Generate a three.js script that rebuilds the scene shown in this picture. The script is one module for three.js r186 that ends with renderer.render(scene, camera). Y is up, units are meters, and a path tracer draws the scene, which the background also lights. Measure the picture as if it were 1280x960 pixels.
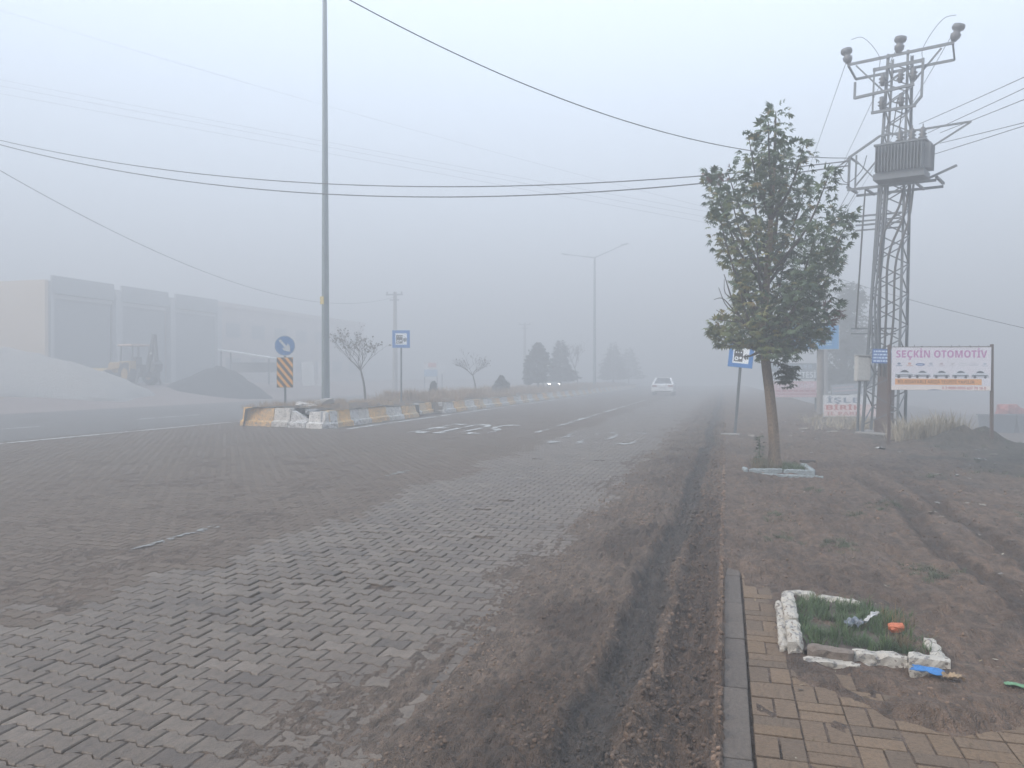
import * as THREE from 'three';
import { mergeGeometries, mergeVertices } from 'three/addons/utils/BufferGeometryUtils.js';
import { RoundedBoxGeometry } from 'three/addons/geometries/RoundedBoxGeometry.js';
import { createNoise2D, createNoise3D } from 'simplex-noise';

// ---------------------------------------------------------------- camera, sky, sun, exposure
const scene = new THREE.Scene();
const EYE = 1.6, FOCAL = 967, VPX = 908, VPY = 470;         // the road runs along -z
const YAW = Math.atan((VPX - 640) / FOCAL), PITCH = Math.atan((480 - VPY) / FOCAL);
const camera = new THREE.PerspectiveCamera(2 * Math.atan(480 / FOCAL) * 180 / Math.PI, 4 / 3, 0.1, 1500);
camera.position.set(0, EYE, 0);
camera.rotation.set(-PITCH, YAW, 0, 'YXZ');
scene.add(camera);

const skyTexture = (() => {                                   // pale bright fog sky, a little bluer and brighter overhead
  const W = 64, H = 64, d = new Float32Array(W * H * 4);
  for (let j = 0; j < H; j++) {
    const k = Math.sin(Math.max(0, ((j + 0.5) / H - 0.5) * Math.PI)), o = (1 + 1.7 * k) / 1.85;   // as an overcast sky: brighter towards the zenith
    const r = 0.415 * o, g = 0.49 * o, b = 0.595 * o;
    for (let i = 0; i < W; i++) d.set([r, g, b, 1], (j * W + i) * 4);
  }
  const t = new THREE.DataTexture(d, W, H, THREE.RGBAFormat, THREE.FloatType);
  t.mapping = THREE.EquirectangularReflectionMapping; t.magFilter = THREE.LinearFilter; t.needsUpdate = true;
  return t;
})();
scene.background = skyTexture; scene.environment = skyTexture;
const sun = new THREE.DirectionalLight(new THREE.Color(1, 0.9, 0.79), 1.5);
sun.position.set(-62, 55, 22); sun.target.position.set(0, 0, -20);
sun.castShadow = true; sun.shadow.radius = 38; sun.shadow.mapSize.set(2048, 2048);
Object.assign(sun.shadow.camera, { left: -90, right: 90, top: 90, bottom: -90, near: 1, far: 300 });
sun.name = 'sun'; scene.add(sun, sun.target);
scene.fog = new THREE.FogExp2(new THREE.Color(0.965, 0.98, 1.0), 0.0245);

const renderer = new THREE.WebGLRenderer({ antialias: true });
renderer.toneMapping = THREE.LinearToneMapping; renderer.toneMappingExposure = 3.75;
renderer.shadowMap.enabled = true;

// ---------------------------------------------------------------- helpers
function rng(seed) { let a = seed >>> 0; return () => { a = (a + 0x6D2B79F5) | 0; let t = Math.imul(a ^ (a >>> 15), 1 | a); t = (t + Math.imul(t ^ (t >>> 7), 61 | t)) ^ t; return ((t ^ (t >>> 14)) >>> 0) / 4294967296; }; }
const R = rng(11), rr = (a, b) => a + (b - a) * R();
const n2 = createNoise2D(rng(5)), n3 = createNoise3D(rng(6));
const { clamp, lerp, smoothstep } = THREE.MathUtils;
const ss = (a, b, x) => { const t = clamp((x - a) / (b - a), 0, 1); return t * t * (3 - 2 * t); };
const fbm = (x, z, o = 4) => { let s = 0, a = 0.5, f = 1; for (let i = 0; i < o; i++) { s += a * n2(x * f + i * 17.3, z * f - i * 9.1); a *= 0.5; f *= 2.03; } return s; };
const bump1 = (x, c, w) => Math.exp(-((x - c) * (x - c)) / (w * w));
const V = (x, y, z) => new THREE.Vector3(x, y, z);
const UPV = V(0, 1, 0);
const rayOf = (px, py) => V((px - 640) / FOCAL, -(py - 480) / FOCAL, -1).applyEuler(camera.rotation);
const P = (px, py, depth) => rayOf(px, py).multiplyScalar(depth).add(camera.position);   // a photo direction at a known depth

const names = {};
const numbered = (n) => { const k = names[n] = (names[n] ?? -1) + 1; return k ? n + '_' + String(k).padStart(3, '0') : n; };
function clean(g) { g = g.index ? g.toNonIndexed() : g; for (const k of Object.keys(g.attributes)) if (!['position', 'normal', 'uv', 'color'].includes(k)) g.deleteAttribute(k); return g; }
function boxUV(g) {                                                     // uv in metres by the main axis of each face
  g = clean(g); const p = g.attributes.position, n = g.attributes.normal, uv = new Float32Array(p.count * 2);
  for (let i = 0; i < p.count; i++) {
    const ax = Math.abs(n.getX(i)), ay = Math.abs(n.getY(i)), az = Math.abs(n.getZ(i));
    if (ay >= ax && ay >= az) uv.set([p.getX(i), p.getZ(i)], i * 2); else if (ax >= az) uv.set([p.getZ(i), p.getY(i)], i * 2); else uv.set([p.getX(i), p.getY(i)], i * 2);
  }
  g.setAttribute('uv', new THREE.BufferAttribute(uv, 2)); return g;
}
const merge = (l) => { l = l.map(clean); const anyColor = l.some((g) => g.attributes.color); if (!anyColor) return l.length === 1 ? l[0] : mergeGeometries(l); return mergeGeometries(l); };
function mesh(name, geos, material, parent, own = false) {
  const m = new THREE.Mesh(own ? geos : boxUV(merge([].concat(geos))), material);
  m.name = parent ? name : numbered(name); m.castShadow = m.receiveShadow = true; (parent ?? scene).add(m); return m;
}
function tag(o, label, category, group, kind) { if (label) o.userData.label = label; if (category) o.userData.category = category; if (group) o.userData.group = group; if (kind) o.userData.kind = kind; return o; }
function thing(name, label, category, p = [0, 0, 0], turn = 0, group) {
  const o = new THREE.Group(); o.name = numbered(name); scene.add(o); o.position.set(...p); o.rotation.y = turn; return tag(o, label, category, group);
}
function structure(name) { const o = new THREE.Group(); o.name = numbered(name); scene.add(o); o.userData.kind = 'structure'; return o; }
function dup(o, p, turn = 0, label, scale = 1) { const c = o.clone(); c.name = numbered(o.name.replace(/_\d{3}$/, '')); c.userData = { ...o.userData }; scene.add(c); c.position.set(...p); c.rotation.set(0, turn, 0); c.scale.setScalar(scale); if (label) c.userData.label = label; return c; }
const box = (w, h, d, x = 0, y = 0, z = 0, b = 0) => (b ? new RoundedBoxGeometry(w, h, d, 1, b) : new THREE.BoxGeometry(w, h, d)).translate(x, y, z);
function bar(a, b, r0, r1 = r0, seg = 8, cap = true) {                   // round bar between two points
  const d = b.clone().sub(a), L = d.length(), g = new THREE.CylinderGeometry(r1, r0, L, seg, 1, !cap);
  return g.applyQuaternion(new THREE.Quaternion().setFromUnitVectors(UPV, d.normalize())).translate((a.x + b.x) / 2, (a.y + b.y) / 2, (a.z + b.z) / 2);
}
function beam(a, b, w, h = w) { const d = b.clone().sub(a), L = d.length(), g = new THREE.BoxGeometry(w, L, h); return g.applyQuaternion(new THREE.Quaternion().setFromUnitVectors(UPV, d.normalize())).translate((a.x + b.x) / 2, (a.y + b.y) / 2, (a.z + b.z) / 2); }
const tube = (pts, r, seg = 24, rad = 6) => new THREE.TubeGeometry(new THREE.CatmullRomCurve3(pts), seg, r, rad, false);
function lathe(pts, seg = 12) { return new THREE.LatheGeometry(pts.map(([r, y]) => new THREE.Vector2(r, y)), seg); }
function extrude(pts, depth, bevel = 0) {
  const s = new THREE.Shape(pts.map(([x, y]) => new THREE.Vector2(x, y)));
  return new THREE.ExtrudeGeometry(s, { depth, bevelEnabled: bevel > 0, bevelSize: bevel, bevelThickness: bevel, bevelSegments: 2, bevelOffset: -bevel });
}
function sheetGeo(xs, zs, hf, cf) {
  const nx = xs.length, nz = zs.length, p = new Float32Array(nx * nz * 3), uv = new Float32Array(nx * nz * 2), c = cf ? new Float32Array(nx * nz * 3) : null, idx = [];
  for (let j = 0; j < nz; j++) for (let i = 0; i < nx; i++) {
    const k = j * nx + i, x = xs[i], z = zs[j];
    p.set([x, hf(x, z), z], k * 3); uv.set([x, z], k * 2); if (c) c.set(cf(x, z), k * 3);
    if (i && j) idx.push(k - nx - 1, k - nx, k - 1, k - 1, k - nx, k);
  }
  const g = new THREE.BufferGeometry();
  g.setAttribute('position', new THREE.BufferAttribute(p, 3)); g.setAttribute('uv', new THREE.BufferAttribute(uv, 2)); if (c) g.setAttribute('color', new THREE.BufferAttribute(c, 3));
  g.setIndex(zs[1] < zs[0] ? idx.map((_, i) => idx[i - (i % 3) + [0, 1, 2][i % 3]]) : idx); g.computeVertexNormals();
  if (g.attributes.normal.getY(0) < 0) { const a = g.index.array; for (let i = 0; i < a.length; i += 3) { const t = a[i]; a[i] = a[i + 1]; a[i + 1] = t; } g.computeVertexNormals(); }
  return g;
}
const span = (a, b, n) => Array.from({ length: n + 1 }, (_, i) => a + (b - a) * i / n);
function geomSteps(a, b, ratio) { const o = []; const s = Math.sign(b); for (let t = Math.abs(a); t < Math.abs(b); t *= ratio) o.push(s * t); o.push(b); return o; }

// ---- textures: grey noise that multiplies the colour, and the same as relief
function noiseTex(size, seed, lo, hi, oct, freq, speck = 0) {             // wraps round: sampled on a torus
  const f = createNoise3D(rng(seed)), g3 = createNoise3D(rng(seed + 1)), r = rng(seed + 2), d = new Uint8Array(size * size * 4);
  for (let j = 0; j < size; j++) for (let i = 0; i < size; i++) {
    const a = i / size * 2 * Math.PI, b = j / size * 2 * Math.PI; let s = 0, amp = 0.5, fr = freq;
    for (let o = 0; o < oct; o++) { s += amp * (f(Math.cos(a) * fr + 7, Math.sin(a) * fr, Math.cos(b) * fr) + g3(Math.sin(b) * fr, Math.cos(a) * fr, Math.sin(a) * fr + 3)) * 0.7; amp *= 0.62; fr *= 2; }
    let v = lerp(lo, hi, clamp(0.5 + s * 0.8, 0, 1)) * (1 + speck * (r() - 0.5)); v = clamp(v, 0, 1) * 255;
    d.set([v, v, v, 255], (j * size + i) * 4);
  }
  const t = new THREE.DataTexture(d, size, size); t.wrapS = t.wrapT = THREE.RepeatWrapping; t.magFilter = THREE.LinearFilter; t.colorSpace = THREE.NoColorSpace; t.needsUpdate = true; return t;
}
const GRAIN = noiseTex(256, 21, 0.68, 1.0, 5, 3, 0.28), SOIL = noiseTex(512, 31, 0.42, 1.0, 6, 3, 0.35), SPECK = noiseTex(512, 61, 0.62, 1.0, 5, 5, 0.6), BLOT = noiseTex(256, 41, 0.55, 1.0, 4, 1, 0.06);
const rep = (t, k) => { const c = t.clone(); c.repeat.set(k, k); c.needsUpdate = true; return c; };
const T = { grain1: rep(GRAIN, 1.3), grain4: rep(GRAIN, 4), soil: rep(SOIL, 0.9), soilBump: rep(SOIL, 2.3), blot: rep(BLOT, 0.6), fine: rep(GRAIN, 7) };
const rgb = (r, g, b) => new THREE.Color().setRGB(r, g, b);
function mat(r, g, b, rough = 0.85, o = {}) { return new THREE.MeshStandardMaterial({ color: rgb(r, g, b), roughness: rough, map: T.grain1, ...o }); }
const M = {
  steel: mat(0.13, 0.145, 0.16, 0.6, { metalness: 0.2 }), pole: mat(0.19, 0.235, 0.25, 0.6, { metalness: 0.15 }), darkSteel: mat(0.08, 0.075, 0.072, 0.7, { metalness: 0.2 }), rust: mat(0.13, 0.085, 0.07, 0.85),
  wire: mat(0.03, 0.03, 0.032, 0.7), thinWire: mat(0.12, 0.12, 0.125, 0.7), concrete: mat(0.27, 0.25, 0.23, 0.9), white: mat(0.62, 0.62, 0.61, 0.6), black: mat(0.03, 0.03, 0.03, 0.7),
  porcelain: mat(0.085, 0.085, 0.09, 0.4), grey: mat(0.3, 0.31, 0.32, 0.7), rubber: mat(0.025, 0.025, 0.026, 0.9), yellow: mat(0.42, 0.26, 0.07, 0.7), cream: mat(0.68, 0.54, 0.40, 0.9),
  glass: new THREE.MeshPhysicalMaterial({ color: rgb(0.03, 0.035, 0.04), roughness: 0.12 }),
};

// ---------------------------------------------------------------- the lie of the land
const yardH = (x) => ss(-31, -40, x);                                     // the yard across the road stands a metre higher
const wob = (z, k = 0) => 0.09 * n2(z * 0.22, k) + 0.025 * n2(z * 0.9, k + 5);
function brickOpen(x, z) {                                                // 1 where the pavement is swept bare of soil
  const n = 0.18 * fbm(x * 1.6 + 3, z * 1.6, 4) + 0.05 * n2(x * 17, z * 17);
  const zb = -3.84 - Math.min(0.5, 1.2 * (x - 0.95) * (x - 0.95)), near = ss(zb - 0.1, zb + 0.14, z + n * 0.7) * (1 - ss(2.2, 2.6, x + n)), strip = ss(-6.35, -5.85, z + n) * (1 - ss(0.26, 0.42, x + n * 0.35));
  return clamp(Math.max(near, strip), 0, 1);
}
function dirtLevel(x, z) {                                                // verge, on top of 0.06
  let h = 0.035 + 0.05 * fbm(x * 0.5, z * 0.4, 3) + 0.034 * fbm(x * 2.4, z * 2.0, 4) + 0.008 * n2(x * 13, z * 11) - 0.03 * ss(0.3, 0.7, n2(x * 2.7 + 8, z * 2.1));
  const clod = n2(x * 5.2 + 40, z * 4.4); h += 0.028 * ss(0.45, 0.9, clod);
  const on = ss(-14.2, -12.4, z) * (1 - ss(-3.6, -2.5, z)) * (0.6 + 0.4 * ss(-0.5, 0.3, n2(z * 0.6, 9)));
  const a = 1.93 + 0.10 * Math.sin(z * 0.35) + wob(z, 40), b = 2.42 + 0.08 * Math.sin(z * 0.35) + wob(z, 44);
  for (const c of [a, b]) h += on * (-0.042 * ss(0.11, 0.05, Math.abs(x - c) + 0.02 * n2(x * 9, z * 7)) + 0.02 * bump1(x, c - 0.16, 0.05) + 0.018 * bump1(x, c + 0.16, 0.05) - 0.014 * bump1(x, c, 0.08) * Math.sin(z * 46));
  h += 0.3 * 0.09 * bump1(x, 1.2, 0.14) * Math.sin(z * 9 + n2(z, 4) * 3) * ss(-10, -8, z) * 0.2;
  h += 0.42 * bump1(x, 5.05, 0.62) * bump1(z, -19.0, 0.5) * (0.8 + 0.5 * fbm(x * 3, z * 3, 3));          // heap under the billboard
  h += 0.20 * bump1(x, 5.6, 0.3) * bump1(z, -19.2, 0.3);
  const ridge = ss(3.2, 5.2, x) * (1 - ss(-20.5, -18.7, z)) * 0; h += ridge;
  const low = ss(4.4, 9.5, x + (z + 20) * -0.02) * (1 - ss(-24, -19.4, z)) + 0.6 * ss(7, 12, x); h -= 1.25 * clamp(low, 0, 1);
  return h;
}
function H(x, z) {
  const edge = ss(-0.30, 0.10, x + 0.10 * n2(z * 0.7, 71) * ss(-6.6, -9, z));
  const e1 = 0.5 * fbm(x * 0.8, z * 0.3, 4), e2 = 0.55 * fbm(x * 0.9 + 9, z * 0.4, 4), dry = fbm(x * 1.1, z * 0.7, 4), crumb = 0.0024 * n2(x * 12, z * 10) + 0.0028 * n2(x * 27, z * 23);
  const clean = ss(-4.6, -3.7, x + e1) * (1 - ss(-2.6, -1.75, x + e2));
  let road = lerp(-0.0022 + 0.0055 * dry, -0.018 + 0.012 * ss(0.25, 0.7, dry), clean) + crumb;
  const m = ss(-2.1, -1.0, x + e2);
  if (m > 0) {
    const w = wob(z, 3), w2 = wob(z, 13), far = ss(-5, -12, z), a = lerp(-0.54, -0.40, far) + w, b = lerp(-1.0, -0.95, far) + w2, q = x - a, lumps = Math.abs(fbm(x * 6, z * 4.2, 4));
    const rag = ss(-1.7, -1.0, x), grit = 0.010 * fbm(x * 10, z * 7, 4) + 0.006 * n2(x * 31, z * 24) + 0.012 * Math.abs(n2(x * 7 + 3, z * 4.5));
    let h = 0.003 + 0.045 * ss(-1.5, -0.7, x) + 0.02 * fbm(x * 2.1, z * 1.1, 4) * ss(-1.9, -1.2, x) + grit * (0.25 + 0.75 * rag) - 0.004;
    h += 0.034 * lumps * rag;
    const flat = ss(0.13, 0.075, Math.abs(q) + 0.02 * n2(x * 9, z * 6)), tread = Math.sin(z * 62 + Math.abs(q) * 30) * ss(0.02, 0.05, Math.abs(q)), brk = 0.35 + 0.9 * Math.abs(n2(z * 2.3, 2)) + 0.5 * n2(x * 14, z * 9);
    h += -0.034 * flat + 0.05 * bump1(q, 0.165, 0.036) * brk + 0.028 * bump1(q, -0.16, 0.036) * (0.3 + 0.9 * Math.abs(n2(z * 1.7, 8)) + 0.5 * n2(x * 12, z * 8)) + 0.007 * tread * flat;
    const p = x - b; h += ss(-4.2, -6.5, z) * (-0.02 * ss(0.14, 0.08, Math.abs(p)) + 0.028 * bump1(p, -0.19, 0.03) * (0.3 + 0.9 * Math.abs(n2(z * 0.9, 18))) + 0.02 * bump1(p, 0.18, 0.035) * (0.3 + 0.9 * Math.abs(n2(z * 1.1, 19))));
    for (const [c, d, k] of [[-1.5, 0.030, 0.010], [-1.72, 0.012, 0.008], [-0.78, -0.02, 0.016], [-1.25, -0.035, 0.012], [-0.9, 0.05, 0.012]]) { const l = x - c - (z + 8) * d - w2 * 1.3; h += k * (bump1(l, 0.07, 0.03) + bump1(l, -0.07, 0.03) - 0.4 * bump1(l, 0, 0.045)) * ss(-0.2, 0.3, n2(z * 0.35, c * 9)); }
    h += -0.03 * ss(0.14, 0.06, Math.abs(x + 0.19)) * (1 - far * 0.6) + (0.03 * fbm(x * 9, z * 7, 3) + 0.03 * ss(0.3, 0.75, n2(x * 8, z * 5))) * ss(-0.4, -0.2, x);
    h += 0.03 * ss(0.25, 0.8, n2(x * 3, z * 2.2 + 50)) * ss(-1.0, -0.5, x) * (0.5 + lumps * 2) + 0.03 * far * ss(-0.5, 0, x);
    road = lerp(road, h + crumb, m);
  }
  const open = x > -0.02 ? brickOpen(x, z) : 0;
  const kerbNear = ss(-6.75, -6.0, z + 0.25 * n2(z * 2, 5));
  const verge = 0.06 + lerp(dirtLevel(x, z), -0.0085 + 0.009 * fbm(x * 3.4, z * 3.4, 4) + 0.003 * n2(x * 21, z * 21), open);
  let h = lerp(road, verge, edge);
  if (x < 0.13 && x > -0.32) { const gutter = x < -0.012 ? lerp(road, road + 0.02, ss(-0.15, -0.02, x)) : 0.02; h = lerp(h, gutter, kerbNear); }
  return h;
}
const drySoil = [0.1733, 0.1134, 0.0775], darkSoil = [0.0775, 0.0487, 0.0327], redSoil = [0.082, 0.053, 0.037], dustC = [0.1423, 0.1008, 0.0730], paleMud = [0.1687, 0.1201, 0.0882];
const mix3 = (a, b, t) => [lerp(a[0], b[0], t), lerp(a[1], b[1], t), lerp(a[2], b[2], t)];
function soilColour(x, z) {
  const n = fbm(x * 0.7 + 90, z * 0.5, 4), f = fbm(x * 4, z * 4, 3); let c;
  if (x < -0.05) {
    c = mix3(dustC, paleMud, ss(-2, -1, x));
    const damp = ss(-1.35, -0.7, x + 0.7 * n) * (0.45 + 0.55 * ss(-0.3, 0.4, n + 0.3 * f));
    c = mix3(c, darkSoil, damp * 0.85); c = mix3(c, [0.05, 0.04, 0.034], 0.85 * ss(0.15, 0.08, Math.abs(x - lerp(-0.54, -0.40, ss(-5, -12, z)) - wob(z, 3)) + 0.05 * f)); c = mix3(c, redSoil, ss(-0.36, -0.26, x + 0.05 * f) * 0.85 * ss(-11, -8, z));
  } else {
    c = mix3(drySoil, darkSoil, 0.65 * ss(-0.1, 0.55, n + 0.35 * f));
    const weed = ss(3.0, 5.0, x + 2 * n) * ss(-30, -22, z) * (1 - ss(-13, -9, z)); c = mix3(c, [0.055, 0.052, 0.036], weed * 0.75);
    const tr = Math.min(Math.abs(x - 1.93 - 0.10 * Math.sin(z * 0.35) - wob(z, 40)), Math.abs(x - 2.42 - 0.08 * Math.sin(z * 0.35) - wob(z, 44))) + 0.05 * f; c = mix3(c, darkSoil, 0.85 * ss(0.15, 0.09, tr) * ss(-14, -12, z));  // both wheel tracks take the darker soil tone inside
    c = mix3(c, [0.16, 0.12, 0.096], 0.5 * ss(0.2, 0.6, fbm(x * 0.9 + 30, z * 0.9, 3)));
  }
  const k = 1 + 0.14 * f + 0.05 * n2(x * 20, z * 20); return c.map((v) => v * k);
}
M.soil = new THREE.MeshStandardMaterial({ color: 0xffffff, vertexColors: true, roughness: 0.95, map: rep(SOIL, 0.42), bumpMap: rep(SOIL, 0.7), bumpScale: 0.06 });
M.ground = mat(0.3, 0.235, 0.21, 0.95, { map: T.soil, bumpMap: T.soil, bumpScale: 0.02 });
M.asphalt = mat(0.14, 0.126, 0.116, 0.9, { map: T.soil, bumpMap: T.grain4, bumpScale: 0.004 });

// the ground at large: a sheet to the horizon
{
  const g = sheetGeo([-420, -250, -160, -110, -80, -60, -50, ...span(-46, -29, 40), -24, -17.2, -17, -8, 0, 6, 9, 15, 16, 17, 24, 40, 80, 200, 400], [140, 60, 20, 4, ...geomSteps(4.2, -420, 1.12).map((z) => z)], (x, z) => {
    const yard = yardH(x) + (x < -31 ? 0.05 * fbm(x * 0.3, z * 0.3, 3) : 0);
    return x < -29 ? yard - 0.02 : x < 16 ? -0.75 - (x > 5 ? 0.9 : 0) : -1.2;
  });
  tag(mesh('ground', g, M.ground, undefined, true), 'dusty open ground and yard around the road', null, null, 'structure');
}
// ---------------------------------------------------------------- the near ground: soil and dust lying over pavers, kerb and bricks
const ZS = geomSteps(-1.7, -130, 1.0105);
const xsVerge = [...span(-0.02, 3.2, 100)]; for (let x = 3.2, d = 0.034; x < 16.5;) { d *= 1.06; x += d; xsVerge.push(x); }
const roadDust = structure('road_dust');
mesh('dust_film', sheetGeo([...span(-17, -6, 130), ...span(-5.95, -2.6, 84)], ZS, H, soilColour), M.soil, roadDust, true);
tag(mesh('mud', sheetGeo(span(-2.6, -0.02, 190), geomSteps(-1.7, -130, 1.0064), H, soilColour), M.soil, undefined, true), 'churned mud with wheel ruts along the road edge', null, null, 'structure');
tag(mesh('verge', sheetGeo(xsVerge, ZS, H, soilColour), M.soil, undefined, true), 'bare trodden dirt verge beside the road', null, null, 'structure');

// ---------------------------------------------------------------- the paved road
const road = structure('road');
mesh('bedding', sheetGeo([-17, 0.0], [6, -1, -60, -130], () => -0.04), mat(0.06, 0.05, 0.043, 0.95), road, true);
mesh('far_paving', sheetGeo(span(-17, 0, 12), [-66, -80, -100, -130], () => -0.012), mat(0.12, 0.1, 0.085, 0.9, { map: T.soil }), road, true);
const LP = 0.2, PITCHP = 0.139;
function paverGeo(variant) {
  const half = (u) => { const a = Math.abs(u); return a > 0.066 ? 0.0825 : a < 0.034 ? 0.0565 : lerp(0.0565, 0.0825, (a - 0.034) / 0.032); };
  const us = [-0.1, -0.066, -0.034, 0.034, 0.066, 0.1], ring = [];
  for (const u of us) ring.push([u, half(u)]); for (const u of [...us].reverse()) ring.push([u, -half(u)]);
  const inset = (d) => ring.map(([u, v]) => [u - Math.sign(u) * d, v - Math.sign(v) * d * 1.25]);
  const lay = [[inset(0.0085), 0], [inset(0.0040), -0.006], [inset(0.0034), -0.036]], p = [], q = [];
  const off = [variant * 0.37, variant * 0.61], put = (a) => { p.push(a[0], a[1], a[2]); q.push(a[0] + off[0], a[2] + off[1]); };
  const at = (k, i) => [lay[k][0][i][0], lay[k][1], -lay[k][0][i][1]];
  for (let i = 0; i < 5; i++) { const a = at(0, i), b = at(0, i + 1), c = at(0, 10 - i), d = at(0, 11 - i); [a, d, b, b, d, c].forEach(put); }
  for (let k = 0; k < 2; k++) for (let i = 0; i < 12; i++) { const j = (i + 1) % 12; [at(k, i), at(k, j), at(k + 1, i), at(k, j), at(k + 1, j), at(k + 1, i)].forEach(put); }
  const g = new THREE.BufferGeometry(); g.setAttribute('position', new THREE.Float32BufferAttribute(p, 3)); g.setAttribute('uv', new THREE.Float32BufferAttribute(q, 2)); g.computeVertexNormals();
  if (g.attributes.normal.getY(0) < 0) { const a = g.attributes.position.array, b = g.attributes.uv.array; for (let i = 0; i < a.length; i += 9) { for (let c = 0; c < 3; c++) { const t = a[i + c]; a[i + c] = a[i + 3 + c]; a[i + 3 + c] = t; } const k = i / 9 * 6; for (let c = 0; c < 2; c++) { const t = b[k + c]; b[k + c] = b[k + 2 + c]; b[k + 2 + c] = t; } } g.computeVertexNormals(); }
  return g;
}
const paverShapes = [0, 1, 2, 3, 4, 5].map(paverGeo);
const paverLook = { roughness: 0.56, map: rep(SPECK, 0.5), bumpMap: rep(SPECK, 0.8), bumpScale: 0.006 };
const paverTones = [[0.1080, 0.0800, 0.0591], [0.1181, 0.0870, 0.0633], [0.1265, 0.0940, 0.0689], [0.1333, 0.1010, 0.0745], [0.1451, 0.1104, 0.0823], [0.0886, 0.0653, 0.0485], [0.1603, 0.1227, 0.0928]];
const paverMats = paverTones.map((c) => new THREE.MeshStandardMaterial({ ...paverLook, color: rgb(...c) }));
const paverInst = [new THREE.MeshStandardMaterial({ ...paverLook, color: 0xffffff, roughness: 0.9 }), new THREE.MeshStandardMaterial({ ...paverLook, color: 0xffffff })];
{
  const r = rng(77), all = [];
  for (let j = 0; j < 470; j++) { const z = -1.75 - j * PITCHP; for (let i = 0; i < 86; i++) {
    const x = -0.12 - i * LP - (j % 2) * LP / 2; if (x < -16.95) continue;
    if (x < -1.35 * -z - 2.2) continue;                                   // outside the view and a good step to its side
    const worn = bump1(x, -3.15, 0.95) * bump1(z, -5.8, 2.3), sink = 0.004 * n2(x * 0.5, z * 0.4);
    const loose = 0.0014 + 0.010 * worn * r();
    const m = new THREE.Object3D(); m.position.set(x + (r() - 0.5) * 2 * loose, sink * 0.5 + (r() - 0.5) * (0.003 + 0.008 * worn), z + (r() - 0.5) * 2 * loose);
    m.rotation.set((r() - 0.5) * (0.012 + 0.05 * worn), (r() - 0.5) * (0.012 + 0.09 * worn), (r() - 0.5) * (0.012 + 0.05 * worn)); const s = 1 - 0.075 * worn * r() - 0.004; m.scale.set(s, 1, s);
    if (r() < 0.0025) continue;                                           // a paver missing here and there
    const c = m.position.clone().project ? new THREE.Vector3(x, 0, z) : 0, q = c.sub(camera.position).applyEuler(new THREE.Euler(0, -YAW, 0));
    const seen = q.z < -2.6 && Math.abs(q.x) < -q.z * 0.68, bare = H(x, z) < -0.004;
    all.push({ m, d: q.length(), near: seen && bare, v: Math.floor(r() * 6), t: r() < 0.05 ? 5 : r() < 0.06 ? 6 : Math.floor(clamp(2.5 + 2.2 * fbm(x * 0.7, z * 0.5, 3) + 4 * (r() - 0.5), 0, 4.99)), clean: ss(-4.7, -3.7, x + 0.5 * fbm(x * 0.8, z * 0.3, 4)) });
  } }
  const near = all.filter((a) => a.near).sort((a, b) => a.d - b.d).slice(0, 300); const chosen = new Set(near);
  near.forEach((a, k) => { const o = new THREE.Mesh(paverShapes[a.v], paverMats[a.t]); o.name = k ? 'paver_' + String(k).padStart(3, '0') : 'paver'; o.position.copy(a.m.position); o.rotation.copy(a.m.rotation); o.scale.copy(a.m.scale); o.castShadow = o.receiveShadow = true; road.add(o); });
  for (let v = 0; v < 6; v++) for (let k2 = 0; k2 < 2; k2++) {
    const l = all.filter((a) => a.v === v && !chosen.has(a) && (a.clean > 0.5) === (k2 === 1)), im = new THREE.InstancedMesh(paverShapes[v], paverInst[k2], l.length); im.name = 'paving'; im.userData.kind = 'stuff'; im.castShadow = im.receiveShadow = true;
    l.forEach((a, k) => { a.m.updateMatrix(); im.setMatrixAt(k, a.m.matrix); const t = mix3([0.118, 0.085, 0.062], paverTones[a.t], 0.35 + 0.65 * a.clean), g = 1 + 0.16 * (r() - 0.5); im.setColorAt(k, rgb(t[0] * g, t[1] * g, t[2] * g)); }); road.add(im);
  }
}
// the other carriageway
{
  const g = sheetGeo(span(-31, -16.95, 28), [60, 10, ...geomSteps(-1, -400, 1.08)], (x, z) => 0.004 + (x < -29 ? yardH(x) - 0.02 - 0.03 * ss(-29, -31, x) : 0));
  tag(mesh('opposite_carriageway', g, M.asphalt, undefined, true), 'grey carriageway on the far side of the median', null, null, 'structure');
}
// worn paint on the road: sheets with the paint rubbed away in patches
function paintMask(w, h, px, draw, wear, seed) {
  const W = Math.round(w * px), Hh = Math.round(h * px), cv = document.createElement('canvas'); cv.width = W; cv.height = Hh; const c = cv.getContext('2d');
  c.fillStyle = '#000'; c.fillRect(0, 0, W, Hh); c.fillStyle = '#fff'; c.strokeStyle = '#fff'; draw(c, W, Hh);
  const d = c.getImageData(0, 0, W, Hh), f = createNoise2D(rng(seed));
  for (let j = 0; j < Hh; j++) for (let i = 0; i < W; i++) { const k = (j * W + i) * 4, x = i / px, y = j / px, n = f(x * 2, y * 0.7) * 0.5 + f(x * 8, y * 6) * 0.35 + f(x * 30, y * 30) * 0.25; if (n < wear) d.data[k] = d.data[k + 1] = d.data[k + 2] = 0; }
  c.putImageData(d, 0, 0); const t = new THREE.CanvasTexture(cv); t.colorSpace = THREE.NoColorSpace; return t;
}
function paint(name, w, len, x, z, y, draw, wear, seed, tone = 0.62, px = 48) {
  const m = new THREE.MeshStandardMaterial({ color: rgb(tone, tone, tone * 0.97), roughness: 0.8, alphaMap: paintMask(w, len, px, draw, wear, seed), alphaTest: 0.5 });
  const g = new THREE.PlaneGeometry(w, len).rotateX(-Math.PI / 2); const o = mesh(name, g, m, undefined, true); o.position.set(x, y, z); o.userData.kind = 'structure'; return o;
}
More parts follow.
